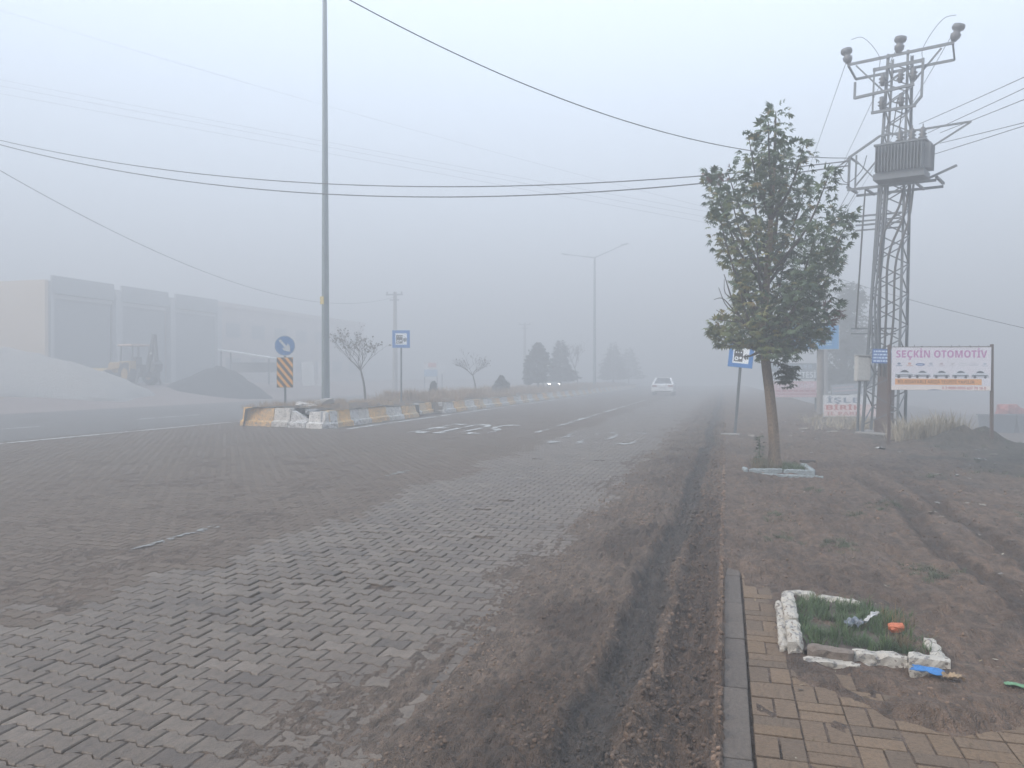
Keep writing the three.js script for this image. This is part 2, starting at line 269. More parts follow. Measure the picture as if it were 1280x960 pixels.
const fillAll = (c, w, h) => c.fillRect(0, 0, w, h);
paint('lane_edge_line', 0.16, 34, -10.95, -38, 0.015, fillAll, -0.2, 3, 0.5, 24);
paint('lane_edge_line', 0.16, 40, -11.1, -75, 0.015, fillAll, -0.25, 4, 0.45, 16);
paint('lane_divider_line', 0.15, 32, -5.15, -36.5, 0.015, fillAll, 0.0, 5, 0.34, 24);
paint('lane_divider_line', 0.15, 2.3, -5.2, -9.3, 0.010, fillAll, 0.34, 6, 0.2, 60);
paint('lane_divider_line', 0.15, 1.6, -5.2, -11.9, 0.009, fillAll, 0.34, 16, 0.2, 60);
paint('lane_divider_line', 0.15, 1.7, -5.2, -6.3, 0.010, fillAll, 0.34, 7, 0.2, 60);
paint('lane_divider_line', 0.15, 1.3, -5.2, -4.6, 0.010, fillAll, 0.34, 8, 0.2, 60);
paint('carriageway_edge_line', 0.15, 60, -16.45, -16, 0.012, fillAll, -0.3, 9, 0.5, 16);
for (const [z, l] of [[-18, 3.2], [-25.5, 3.5], [-33, 3.5], [-41, 3.5]]) paint('opposite_lane_line', 0.14, l, -20.9, z, 0.012, fillAll, -0.2, 10 + Math.round(-z), 0.6, 30);
const eds = (c, w, h) => { c.save(); c.font = '100px sans-serif'; c.textBaseline = 'alphabetic'; const s = 'EDS', m = c.measureText(s).width; c.scale(w / m, h / 74); c.fillText(s, 0, 73); c.restore(); };
paint('road_lettering', 2.55, 4.2, -7.55, -22.2, 0.014, eds, -0.14, 51, 0.4, 60);
paint('road_lettering', 2.3, 4.0, -3.15, -19.9, 0.014, eds, 0.14, 52, 0.28, 60);

// ---------------------------------------------------------------- kerb and brick pavement
{
  const kerb = structure('kerb'), km = [mat(0.125, 0.1, 0.082, 0.9, { map: rep(SPECK, 1.1), bumpMap: T.soilBump, bumpScale: 0.006 }), mat(0.112, 0.09, 0.075, 0.9, { map: rep(SPECK, 1.1), bumpMap: T.soilBump, bumpScale: 0.006 })];
  for (let k = 0; k < 8; k++) { const z = -1.75 - k * 0.745; const o = mesh('kerb_stone', box(0.118, 0.2, 0.737, 0, -0.1, 0, 0.008), km[k % 2], kerb); o.position.set(0.05 + rr(-0.003, 0.003), 0.056 + rr(-0.003, 0.003), z - 0.37); o.rotation.z = rr(-0.01, 0.01); }
  const walk = structure('pavement'), bg = box(0.197, 0.05, 0.095, 0, -0.025, 0, 0.004), S = 0.2035;
  const bm = [[0.178, 0.116, 0.068], [0.158, 0.104, 0.064], [0.19, 0.126, 0.077], [0.138, 0.095, 0.063], [0.166, 0.111, 0.07]].map((c) => mat(...c, 0.9, { map: rep(SPECK, 1.3), bumpMap: T.soilBump, bumpScale: 0.006 })), geos = [0, 1, 2, 3].map((k) => { const g = boxUV(bg.clone()); const u = g.attributes.uv; for (let i = 0; i < u.count; i++) u.setXY(i, u.getX(i) + k * 0.31, u.getY(i) + k * 0.17); return g; });
  mesh('bedding', sheetGeo([0.1, 3], [-1, -7], () => 0.015), mat(0.06, 0.048, 0.04, 0.95), walk, true);
  let n = 0;
  for (let j = 0; j < 26; j++) for (let i = 0; i < 13; i++) {
    const cx = 0.22 + i * S, cz = -1.75 - j * S, across = (i + j) % 2;
    for (const s of [-1, 1]) {
      const x = cx + (across ? 0 : s * S / 4), z = cz + (across ? s * S / 4 : 0); let open = 0; for (const [a, b] of [[0, 0], [0.08, 0.08], [-0.08, 0.08], [0.08, -0.08], [-0.08, -0.08]]) open = Math.max(open, brickOpen(x + a, z + b));
      const q = V(x, 0, z).sub(camera.position).applyEuler(new THREE.Euler(0, -YAW, 0)); if (open < 0.15 || n >= 300 || Math.abs(q.x) > -q.z * 0.85) continue;
      const o = new THREE.Mesh(geos[Math.floor(R() * 4)], bm[Math.floor(R() * 5)]); o.name = n ? 'brick_' + String(n).padStart(3, '0') : 'brick'; n++; o.castShadow = o.receiveShadow = true;
      o.position.set(x + rr(-0.002, 0.002), 0.058 + rr(-0.003, 0.002), z + rr(-0.002, 0.002)); o.rotation.set(rr(-0.012, 0.012), (across ? 0 : Math.PI / 2) + rr(-0.012, 0.012), rr(-0.012, 0.012)); walk.add(o);
    }
  }
}
// clods and crumbs of soil on the mud and the verge
{
  const g = new THREE.IcosahedronGeometry(1, 0), p = g.attributes.position, r = rng(8); for (let i = 0; i < p.count; i++) { const k = 1 + 0.35 * n3(p.getX(i) * 1.3, p.getY(i) * 1.3, p.getZ(i) * 1.3); p.setXYZ(i, p.getX(i) * k, p.getY(i) * k * 0.7, p.getZ(i) * k); } g.computeVertexNormals();
  const N = 26000, im = new THREE.InstancedMesh(g, new THREE.MeshStandardMaterial({ roughness: 0.95 }), N), o = new THREE.Object3D(); let k = 0;
  for (let i = 0; i < N * 4 && k < N; i++) {
    const z = -2.4 * Math.pow(11, r()), side = r(); let x = side < 0.62 ? -0.02 - Math.pow(r(), 1.25) * 1.55 : 0.05 + r() * 4.2; if (x > 0 && brickOpen(x, z) > 0.4 && r() < 0.85) continue;
    if (x < -0.5 && n2(x * 2, z * 1.2) < -0.1) continue; if (x > 0 && n2(x * 1.1, z * 1.1 + 7) < 0.15) continue;
    const s = (0.0028 + (x > -0.45 && x < 0 ? 0.016 : 0.010) * Math.pow(r(), 5)) * (1 + (z < -8 ? 0.6 : 0)); o.position.set(x, H(x, z) + s * 0.25, z); o.rotation.set(r() * 6, r() * 6, r() * 6); o.scale.setScalar(s); o.updateMatrix(); im.setMatrixAt(k, o.matrix);
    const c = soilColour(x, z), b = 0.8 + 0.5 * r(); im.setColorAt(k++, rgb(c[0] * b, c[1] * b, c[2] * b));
  }
  im.count = k; im.name = 'soil_crumbs'; im.userData = { kind: 'stuff', label: 'crumbs and small clods of soil strewn over mud and verge' }; im.castShadow = im.receiveShadow = true; scene.add(im);
}
// ---------------------------------------------------------------- the median: painted concrete blocks round a bank of soil
function paintedTex(base, seed, chips) {                                  // faded paint with chips down to the concrete, and dried mud splashes with ragged outlines low down
  const S = 256, d = new Uint8Array(S * S * 4), f = createNoise2D(rng(seed)), r = rng(seed + 9);
  for (let j = 0; j < S; j++) for (let i = 0; i < S; i++) {
    const x = i / S, y = j / S, n = f(x * 4, y * 4) * 0.5 + f(x * 13, y * 13) * 0.33 + f(x * 40, y * 40) * 0.25; let c = base.map((v) => v * (0.92 + 0.14 * f(x * 3 + 9, y * 3)));
    if (n > chips) c = [0.22, 0.205, 0.19].map((v) => v * (0.85 + 0.2 * r()));
    const splash = f(x * 6 + 30, y * 2) * 0.35 + f(x * 22, y * 16) * 0.3; if (splash > 0.22 + y * 0.3) c = [0.19, 0.155, 0.13];
    const k = 0.94 + 0.12 * r(); d.set(c.map((v) => 255 * clamp(Math.pow(v * k, 1 / 2.2), 0, 1)).concat(255), (j * S + i) * 4);
  }
  const t = new THREE.DataTexture(d, S, S); t.wrapS = t.wrapT = THREE.RepeatWrapping; t.magFilter = THREE.LinearFilter; t.colorSpace = THREE.SRGBColorSpace; t.repeat.set(1.1, 1.5); t.needsUpdate = true; return t;
}
const paintMat = (base, seed, chips) => new THREE.MeshStandardMaterial({ map: paintedTex(base, seed, chips), roughness: 0.85, bumpMap: T.grain4, bumpScale: 0.004 });
const yellowPaint = [paintMat([0.66, 0.39, 0.13], 101, 0.42), paintMat([0.6, 0.37, 0.15], 102, 0.3), paintMat([0.54, 0.38, 0.2], 103, 0.36)];
const whitePaint = [paintMat([0.62, 0.59, 0.55], 104, 0.36), paintMat([0.56, 0.54, 0.52], 105, 0.2), paintMat([0.56, 0.52, 0.47], 106, 0.3)];
const RIGHT = -11.55, LEFTM = -15.45;
const medianH = (x, z) => 0.43 + 0.09 * ss(-30, -24, z) + 0.10 * bump1(x, -13.5, 1.4) + 0.05 * fbm(x, z, 3);
{
  const wall = thing('median_kerb', 'low wall of worn concrete blocks painted yellow and white around the median', 'kerb wall', [0, 0, 0]);
  const profile = (h, cut = 0) => [[-0.02, 0], [0, 0.15], [0.10, 0.20], [0.155, h - cut], [0.33, h - cut], [0.33, 0]].map(([a, b]) => [-(a - 0.0), b]);
  const shapes = {}; const blockGeo = (len, h) => shapes[len + '_' + h] ??= boxUV(extrude(profile(h), len - 0.045, 0.022).translate(0, 0, -len / 2 + 0.0225));
  let n = 0; const put = (x, z, dir, len, h, white, broken) => {           // dir: the way the sloping face looks
    const m = (white ? whitePaint : yellowPaint)[n % 3], o = new THREE.Mesh(blockGeo(len, h), m); o.name = n ? 'block_' + String(n).padStart(3, '0') : 'block'; n++;
    o.position.set(x + rr(-0.02, 0.02), rr(-0.015, 0.01), z + rr(-0.01, 0.01)); o.rotation.set(rr(-0.012, 0.012), dir + rr(-0.05, 0.05), rr(-0.03, 0.03), 'YXZ'); o.castShadow = o.receiveShadow = true; wall.add(o); return o;
  };
  // nose, facing the camera (sloping face towards +z)
  const A = V(-15.15, 0, -21.75), B = V(-11.75, 0, -20.95), L = A.distanceTo(B), face = Math.atan2(-(B.z - A.z), B.x - A.x) - Math.PI / 2;
  const tones = [0, 0, 1, 2, 1];
  for (let k = 0; k < 5; k++) { const c = A.clone().lerp(B, (k + 0.5) / 5); if (tones[k] === 2) continue; put(c.x, c.z, face, L / 5, k === 4 ? 0.5 : 0.58, tones[k]); }
  { // the block with its top corner broken off, bare aggregate showing
    const c = A.clone().lerp(B, 3.5 / 5), g = blockGeo(L / 5, 0.58).clone(), p = g.attributes.position;
    for (let i = 0; i < p.count; i++) { const y = p.getY(i), z = p.getZ(i), lim = 0.50 - 0.42 * ss(-0.25, 0.34, -z) * 0.6 + 0.05 * n2(z * 9, p.getX(i) * 9); if (y > lim) p.setY(i, lim); }
    g.computeVertexNormals(); const o = new THREE.Mesh(g, whitePaint[1]); o.name = 'block_broken'; o.userData.label = 'white block with its top broken away'; o.position.set(c.x, 0, c.z); o.rotation.y = face; o.castShadow = o.receiveShadow = true; wall.add(o);
  }
  put(RIGHT - 0.02, -21.12, -0.85, 0.52, 0.52, 1); put(RIGHT - 0.3, -31.0, -Math.PI / 2, 0.5, 0.45, 1);
  for (let k = 0; k < 2; k++) put(-15.35 - k * 0.16, -22.15 - k * 0.6, face - 0.7 - k * 0.5, 0.6, 0.55, k);
  let c = 0; for (let z = -21.55; z > -28.2; z -= 0.69, c++) put(RIGHT, z, 0, 0.69, lerp(0.53, 0.47, c / 9), (c >> 1) % 2 === 1);
  for (let k = 0; k < 4; k++) put(RIGHT - 0.5, -28.7 - k * 0.69, 0, 0.69, 0.47, k === 1);   // set back round a little bay
  for (let z = -31.4, k = 0; z > -104; z -= 0.72, k++) put(RIGHT, z, 0, 0.72, 0.46, (k >> 1) % 2 === 0);
  for (let z = -23.6, k = 0; z > -60; z -= 1.0, k++) put(LEFTM - 0.3, z, Math.PI, 1.0, 0.5, (k >> 1) % 2 === 1);
  const g = sheetGeo(span(LEFTM - 0.2, RIGHT - 0.12, 40), [...span(-21.6, -34, 90), ...geomSteps(-34.3, -110, 1.01)], (x, z) => (x > RIGHT - 0.62 && z < -28.4 && z > -31.1) ? 0.05 : (z > -23.8 && x < -15.0 - (-22 - z) * 0.25) ? -0.05 : medianH(x, z), (x, z) => mix3([0.12, 0.093, 0.075], [0.18, 0.135, 0.085], ss(-0.2, 0.4, fbm(x * 1.5, z * 1.2, 3))));
  tag(mesh('median', g, M.soil, undefined, true), 'soil bank with dry grass inside the median kerb', null, null, 'structure');
}
// lumps of broken concrete behind the nose
function lump(seed, sx, sy, sz, material, name, label, category, p, rot, group) {
  const g = new THREE.IcosahedronGeometry(1, 2), a = g.attributes.position; for (let i = 0; i < a.count; i++) { const k = 1 + 0.28 * n3(a.getX(i) * 1.4 + seed, a.getY(i) * 1.4, a.getZ(i) * 1.4); a.setXYZ(i, clamp(a.getX(i) * k, -0.8, 0.85) * sx, clamp(a.getY(i) * k, -0.6, 0.65) * sy, clamp(a.getZ(i) * k, -0.8, 0.8) * sz); }
  g.computeVertexNormals(); const o = mesh(name, g, material); o.position.set(...p); o.rotation.set(...rot); return tag(o, label, category, group);
}
lump(1, 0.42, 0.16, 0.3, whitePaint[2], 'concrete_chunk', 'flat white chunk of broken concrete leaning on the median nose', 'rubble', [-13.25, 0.60, -22.6], [0.1, 0.4, -0.2]);
lump(2, 0.36, 0.15, 0.28, M.concrete, 'concrete_chunk', 'grey rounded concrete chunk on the soil beside the lamp post', 'rubble', [-12.95, 0.72, -23.2], [0, 1, 0.2]);
lump(3, 0.30, 0.12, 0.26, M.grey, 'concrete_chunk', 'dark crumbled concrete chunk in the gap of the broken block', 'rubble', [-12.45, 0.47, -21.6], [0, 2, -0.1]);

// ---------------------------------------------------------------- grass
function tuftGeo(seed, n, h, spread, w = 0.006, droop = 0.5) {
  const r = rng(seed), p = [];
  for (let i = 0; i < n; i++) {
    const a = r() * 6.283, q = Math.sqrt(r()) * spread, hh = h * (0.5 + 0.6 * r()), x = Math.cos(a) * q, z = Math.sin(a) * q, b = a + (r() - 0.5) * 2, lx = Math.cos(b) * hh * droop * r(), lz = Math.sin(b) * hh * droop * r(), wx = Math.cos(b + 1.57) * w, wz = Math.sin(b + 1.57) * w;
    const m = [x + lx * 0.35, hh * 0.6, z + lz * 0.35], t = [x + lx, hh, z + lz];
    p.push(x - wx, 0, z - wz, x + wx, 0, z + wz, m[0] + wx * 0.8, m[1], m[2] + wz * 0.8, x - wx, 0, z - wz, m[0] + wx * 0.8, m[1], m[2] + wz * 0.8, m[0] - wx * 0.8, m[1], m[2] - wz * 0.8, m[0] - wx * 0.8, m[1], m[2] - wz * 0.8, m[0] + wx * 0.8, m[1], m[2] + wz * 0.8, ...t);
  }
  const g = new THREE.BufferGeometry(); g.setAttribute('position', new THREE.Float32BufferAttribute(p, 3)); g.computeVertexNormals(); return g;
}
const blade = (r, g, b) => new THREE.MeshPhysicalMaterial({ color: rgb(r, g, b), roughness: 0.9, transmission: 0.3, thickness: 0 });
const bladeInst = new THREE.MeshPhysicalMaterial({ color: 0xffffff, roughness: 0.9, transmission: 0.3, thickness: 0 });
function scatter(name, label, geo, spots, colour, parent) {
  const im = new THREE.InstancedMesh(geo, bladeInst, spots.length), o = new THREE.Object3D(); im.name = parent ? name : numbered(name); im.userData.kind = 'stuff'; if (label) im.userData.label = label; im.castShadow = im.receiveShadow = true;
  spots.forEach(([x, y, z, s, hs = 1], k) => { o.position.set(x, y, z); o.rotation.set(0, R() * 6.28, 0); o.scale.set(s, s * hs, s); o.updateMatrix(); im.setMatrixAt(k, o.matrix); const c = colour(x, z), b = 0.75 + 0.5 * R(); im.setColorAt(k, rgb(c[0] * b, c[1] * b, c[2] * b)); });
  (parent ?? scene).add(im); return im;
}
{
  const dry = tuftGeo(3, 26, 0.34, 0.2, 0.007, 0.9), spots = [];
  for (let i = 0; i < 2600; i++) { const z = -31 - 68 * Math.pow(R(), 1.5), x = rr(LEFTM, RIGHT - 0.25); if (fbm(x * 0.6, z * 0.3, 3) < -0.12) continue; spots.push([x, medianH(x, z) - 0.02, z, rr(0.7, 1.3), 0.6 + 0.8 * ss(-0.3, 0.4, n2(x * 0.3, z * 0.2))]); }
  for (let i = 0; i < 170; i++) { const z = rr(-31, -22), x = rr(LEFTM, RIGHT - 0.3); if (x > RIGHT - 1.1 && z < -28.2) continue; spots.push([x, medianH(x, z) - 0.02, z, rr(0.4, 0.9), rr(0.5, 1.1)]); }
  scatter('dry_grass', 'straw coloured dry grass growing along the median', dry, spots, () => [0.33, 0.22, 0.12]);
}
// ---------------------------------------------------------------- lamp posts
function lampPost(name, label, p, height, r0, r1, withBand) {
  const t = thing(name, label, 'lamp post', p, 0, 'lamp posts along the median');
  mesh('pole', bar(V(0, 0, 0), V(0, height, 0), r0, r1, 14), M.pole, t);
  mesh('base_plate', [box(0.5, 0.03, 0.5, 0, 0.015, 0), ...[[-1, -1], [1, -1], [1, 1], [-1, 1]].map(([a, b]) => bar(V(a * 0.19, 0.03, b * 0.19), V(a * 0.19, 0.09, b * 0.19), 0.018))], M.steel, t);
  for (const s of [-1, 1]) { const rise = s > 0 ? 1.15 : 0.42, e = V(s * 3.0, height + rise, 0); mesh('arm', bar(V(0, height - 0.05, 0), e, 0.055, 0.04, 8), M.pole, t); const h = mesh('lamp_head', box(0.75, 0.11, 0.26, 0, 0, 0, 0.04), M.pole, t); h.position.copy(e); h.rotation.z = s * 0.2; }
  if (withBand) { const b = mesh('number_plate', box(0.18, 0.28, 0.02, 0, 0, 0), mat(0.6, 0.47, 0.16, 0.7), t); b.position.set(-0.06, withBand, 0.14); b.rotation.y = -0.3; }
  return t;
}
lampPost('lamp_post', 'tall grey lamp post with a small yellow plate on the median nose', [-14.1, 0.5, -25.4], 16.2, 0.15, 0.075, 3.85);
lampPost('lamp_post', 'fog-faded double-arm lamp post further along the median', [-12.75, 0.4, -77], 13.1, 0.17, 0.1);
// ---------------------------------------------------------------- road signs
function print(w, h, px, draw) { const cv = document.createElement('canvas'); cv.width = Math.round(w * px); cv.height = Math.round(h * px); const c = cv.getContext('2d'); c.scale(px, px); draw(c, w, h); const t = new THREE.CanvasTexture(cv); t.colorSpace = THREE.SRGBColorSpace; t.anisotropy = 8; return t; }
function face(parent, name, w, h, z, tex, rough = 0.45) { const m = mesh(name, new THREE.PlaneGeometry(w, h), new THREE.MeshStandardMaterial({ map: tex, roughness: rough }), parent, true); m.position.z = z; return m; }
{
  const t = thing('keep_right_sign', 'round blue keep-right arrow sign above an orange and black striped plate', 'road sign', [-14.35, 0.5, -23.1], 0.42);
  mesh('post', bar(V(0, -0.1, -0.05), V(0, 2.45, -0.05), 0.038, 0.038, 10), M.steel, t);
  const disc = mesh('disc', new THREE.CylinderGeometry(0.345, 0.345, 0.02, 40).rotateX(Math.PI / 2), M.white, t); disc.position.set(0, 2.12, 0);
  mesh('blue_face', new THREE.CircleGeometry(0.322, 40), mat(0.05, 0.2, 0.45, 0.4), disc).position.z = 0.0125;
  const s = new THREE.Shape([[-0.035, 0.22], [0.035, 0.22], [0.035, -0.04], [0.105, 0.0], [0.105, -0.09], [0, -0.235], [-0.105, -0.09], [-0.105, 0.0], [-0.035, -0.04]].map(([a, b]) => new THREE.Vector2(a, b)));
  const ar = mesh('arrow', new THREE.ShapeGeometry(s), M.white, disc); ar.position.z = 0.0155; ar.rotation.z = 0.72; ar.scale.setScalar(1.18);
  const plate = mesh('hazard_plate', box(0.54, 1.02, 0.02, 0, 0, 0, 0.009), M.grey, t); plate.position.set(0, 1.22, 0);
  face(plate, 'stripes', 0.52, 1.0, 0.0135, print(0.52, 1, 300, (c, w, h) => { c.fillStyle = '#3a2a26'; c.fillRect(0, 0, w, h); c.fillStyle = '#e8a347'; for (let k = -4; k < 7; k++) { const y = k * 0.29 - 0.15; c.beginPath(); c.moveTo(0, y); c.lineTo(w, y + w * 1.25); c.lineTo(w, y + w * 1.25 + 0.145); c.lineTo(0, y + 0.145); c.fill(); } }));
}
function cameraSign(name, label, p, turn, height, lean, size = 0.66, tilt = 0) {
  const t = thing(name, label, 'road sign', p, turn, 'blue traffic camera signs'); t.rotation.z = lean;
  mesh('post', box(0.07, height, 0.05, 0, height / 2, -0.04, 0.01), M.steel, t);
  const b = mesh('panel', box(size, size, 0.025, 0, 0, 0, 0.01), M.white, t); b.position.set(0, height + size * 0.36, 0.005); b.rotation.z = tilt;
  face(b, 'pictogram', size * 0.985, size * 0.985, 0.0155, print(1, 1, 256, (c) => {
    c.fillStyle = '#2f78bd'; c.fillRect(0, 0, 1, 1); c.fillStyle = '#eef1f4'; c.fillRect(0.17, 0.17, 0.66, 0.66); c.fillStyle = '#2a2c30'; c.fillRect(0.22, 0.28, 0.36, 0.48); c.fillRect(0.74, 0.44, 0.07, 0.2); c.beginPath(); c.moveTo(0.62, 0.5); c.lineTo(0.72, 0.4); c.lineTo(0.72, 0.68); c.lineTo(0.62, 0.6); c.fill();
    c.fillStyle = '#eef1f4'; for (const [x, y, r] of [[0.33, 0.63, 0.085], [0.49, 0.60, 0.05], [0.30, 0.37, 0.03], [0.40, 0.37, 0.03], [0.50, 0.37, 0.03]]) { c.beginPath(); c.arc(x, y, r, 0, 7); c.fill(); } c.fillStyle = '#2a2c30'; c.beginPath(); c.arc(0.33, 0.63, 0.035, 0, 7); c.fill();
  }));
  return t;
}
cameraSign('camera_sign', 'blue square camera sign on an upright post on the median', [-13.0, 0.45, -29.7], 0.35, 2.42, 0, 0.73);
cameraSign('camera_sign', 'blue square camera sign on a leaning post behind the leafy tree', [0.21, 0.06, -20.9], -0.1, 1.85, -0.075, 0.62, -0.03);
// ---------------------------------------------------------------- trees
function leafGeo(list, pos, dir, up, size, col, leaflets = 5, wide = 0.17) {           // one compound leaf: leaflets in a fan, each folded a little along its rib
  const d = dir.clone().normalize(), s = d.clone().cross(up).normalize(); if (s.lengthSq() < 0.1) s.set(1, 0, 0); const n = s.clone().cross(d);
  for (let k = 0; k < leaflets; k++) {
    const a = (k - (leaflets - 1) / 2) * 0.62, L = size * (1 - 0.1 * Math.abs(k - (leaflets - 1) / 2)), dd = d.clone().multiplyScalar(Math.cos(a)).addScaledVector(s, Math.sin(a)).addScaledVector(n, -0.22 * Math.abs(a)).normalize(), sd = dd.clone().cross(n).normalize().multiplyScalar(L * wide);
    const m = pos.clone().addScaledVector(dd, L * 0.45), e = pos.clone().addScaledVector(dd, L).addScaledVector(n, -L * 0.12), l = m.clone().add(sd).addScaledVector(n, L * 0.06), r = m.clone().sub(sd).addScaledVector(n, L * 0.06);
    for (const v of [pos, l, m, pos, m, r, l, e, m, m, e, r]) { list.p.push(v.x, v.y, v.z); list.c.push(...col); }
  }
}
function fromList(list) { const g = new THREE.BufferGeometry(); g.setAttribute('position', new THREE.Float32BufferAttribute(list.p, 3)); g.setAttribute('color', new THREE.Float32BufferAttribute(list.c, 3)); g.computeVertexNormals(); return g; }
M.leaf = new THREE.MeshPhysicalMaterial({ color: 0xffffff, vertexColors: true, roughness: 0.7, transmission: 0.3, thickness: 0 });
M.bark = mat(0.34, 0.24, 0.165, 0.95, { map: rep(SOIL, 1.8), bumpMap: rep(SOIL, 3), bumpScale: 0.02 }); M.darkBark = mat(0.09, 0.078, 0.07, 0.95);
function taper(pts, r0, r1, seg = 6) { const c = new THREE.CatmullRomCurve3(pts), n = Math.max(3, pts.length * 3), g = new THREE.TubeGeometry(c, n, 1, seg, false), p = g.attributes.position; for (let i = 0; i <= n; i++) { const o = c.getPointAt(i / n), r = lerp(r0, r1, i / n); for (let j = 0; j <= seg; j++) { const k = i * (seg + 1) + j; p.setXYZ(k, o.x + (p.getX(k) - o.x) * r, o.y + (p.getY(k) - o.y) * r, o.z + (p.getZ(k) - o.z) * r); } } g.computeVertexNormals(); return g; }
{ // the leafy young tree on the verge
  const r = rng(909), base = [0.76, 0.07, -13.15], t = thing('leafy_tree', 'young tree with dense green leaves turning red at one side, on the verge', 'tree', base);
  const S = 12.3 / FOCAL, at = (px, py, z = 0) => V((px - 968) * S * 0.965, (588 - py) * S, z);   // sizes read off the photo at the trunk's distance
  const axis = [at(968, 590), at(966, 540), at(961, 490), at(956, 450), at(953, 410, 0.02), at(957, 340, 0), at(962, 270, -0.03), at(966, 190, 0), at(967, 140, 0)];
  const trunk = mesh('trunk', [taper(axis.slice(0, 5), 0.092, 0.072, 10), taper(axis.slice(4), 0.07, 0.012, 8), taper([at(968, 592), at(967, 575), at(967, 560)], 0.135, 0.088, 10)], M.bark, t);
  const limbs = [], leaves = { p: [], c: [] };
  // tips on the crown's outline: [px, py]
  const tips = [[880, 185], [893, 230], [905, 190], [932, 168], [945, 175], [966, 128], [985, 150], [1000, 178], [1012, 205], [1030, 220], [1050, 255], [1058, 270], [1045, 300], [1040, 325], [1025, 345], [1000, 350], [905, 290], [893, 262], [900, 330], [918, 345], [925, 375], [890, 405], [905, 395], [900, 420], [930, 425], [1040, 385], [1035, 408], [1015, 415], [990, 430], [1000, 395], [975, 400], [945, 410], [925, 445], [975, 440], [985, 300], [940, 280], [940, 330], [1015, 290], [975, 240], [935, 220], [1005, 250], [960, 200], [1020, 370], [955, 380], [985, 345], [910, 240], [925, 310], [1010, 320], [980, 190], [955, 150]];
  const curve = new THREE.CatmullRomCurve3(axis);
  tips.forEach(([px, py], k) => {
    const dx = Math.abs(px - 962), depth = Math.sqrt(Math.max(0, 1 - (dx / 105) ** 2)) * 0.95 * (k % 2 ? 1 : -1) * (0.35 + 0.65 * r()), tip = at(962 + (px - 962) * 0.96, 300 + (py - 300) * 0.95 + 5, depth), startY = clamp(tip.y - 0.35 - Math.hypot(tip.x, depth) * 1.25, 1.95, 5.6);
    let u = 0.3; while (u < 0.99 && curve.getPoint(u).y < startY) u += 0.01; const a = curve.getPoint(u), out = tip.clone().sub(a); out.y = 0;
    const m = a.clone().lerp(tip, 0.5).addScaledVector(out, 0.14).add(V(0, -0.05, 0)); limbs.push(taper([a, m, tip], 0.028 + 0.01 * r(), 0.006, 5));
    const c = new THREE.CatmullRomCurve3([a, m, tip]), len = c.getLength(), N = Math.round(50 + len * 44);
    for (let i = 0; i < N; i++) {
      const q = 1 - Math.pow(r(), 1.7) * 0.8, o = c.getPoint(q), th = r() * 6.283, sp = (0.05 + 0.2 * Math.sqrt(r())) * (q > 0.9 ? 0.55 : 1), off = V(Math.cos(th) * sp, (r() - 0.45) * 0.24, Math.sin(th) * sp), p = o.clone().add(off);
      const d = off.clone().add(V(0, 0.04 - 0.26 * r(), 0)).addScaledVector(out, 0.08); if (q > 0.9) d.y += 0.25 * r(); if (p.x < -0.3 && p.y < 2.0) continue; const wy = 588 - p.y / S, wx = 968 + p.x / S; if (wy > 328 && wy < 378 && (wx < 918 || wx > 1048) && r() < 0.9) continue; if (wy < 215 && wx > 925 && wx < 940 && r() < 0.6) continue;
      const X = p.x, Y = p.y, red = ss(0.55, 1.15, X) * ss(3.0, 2.35, Y) * 1.0 + 0.35 * ss(-0.55, -0.85, X) * ss(4.6, 5.2, Y), yel = 0.75 * ss(0.3, -0.65, X) * ss(3.4, 2.5, Y) + 0.4 * ss(0.25, -0.2, X) * ss(2.6, 3.3, Y) * ss(4.6, 3.6, Y), v = r();
      let col = mix3([0.046, 0.088, 0.04], [0.1, 0.15, 0.055], v * v); if (r() < yel + 0.06) col = mix3([0.14, 0.17, 0.045], [0.25, 0.2, 0.05], v * v); if (r() < red * 0.7) col = mix3([0.16, 0.065, 0.035], [0.13, 0.045, 0.035], v); if (r() < 0.03) col = [0.22, 0.16, 0.05];
      leafGeo(leaves, p, d, UPV.clone().add(V(1.6 * (r() - 0.5), 0, 1.6 * (r() - 0.5))), 0.06 + 0.065 * r() * (0.4 + r()), col, 5 + 2 * (r() < 0.4));
    }
  });
  for (let k = 0; k < 90; k++) { const p = at(982 + 14 * (r() + r() - 1), 462 + 22 * (r() + r() - 1), 0.1 * (r() - 0.3)), v = r(); leafGeo(leaves, p, V(r() - 0.3, -0.4 * r(), r() - 0.4), UPV, 0.08 + 0.05 * r(), mix3([0.03, 0.055, 0.028], [0.06, 0.085, 0.035], v)); }   // shoot low on the trunk
  limbs.push(taper([at(957, 450), at(970, 452, 0.05), at(984, 468, 0.06)], 0.014, 0.005, 5));
  for (const [[ax, ay], [bx, by], [cx, cy]] of [[[925, 395], [906, 380], [896, 357]], [[915, 385], [900, 370], [890, 372]], [[925, 400], [905, 392], [893, 385]], [[935, 380], [905, 365], [903, 347]], [[920, 400], [900, 398], [884, 396]]]) limbs.push(taper([at(ax, ay, 0.3), at(bx, by, 0.35), at(cx, cy, 0.4)], 0.012, 0.004, 5));
  mesh('limbs', limbs, M.darkBark, t); mesh('crown', fromList(leaves), M.leaf, t, true);
}
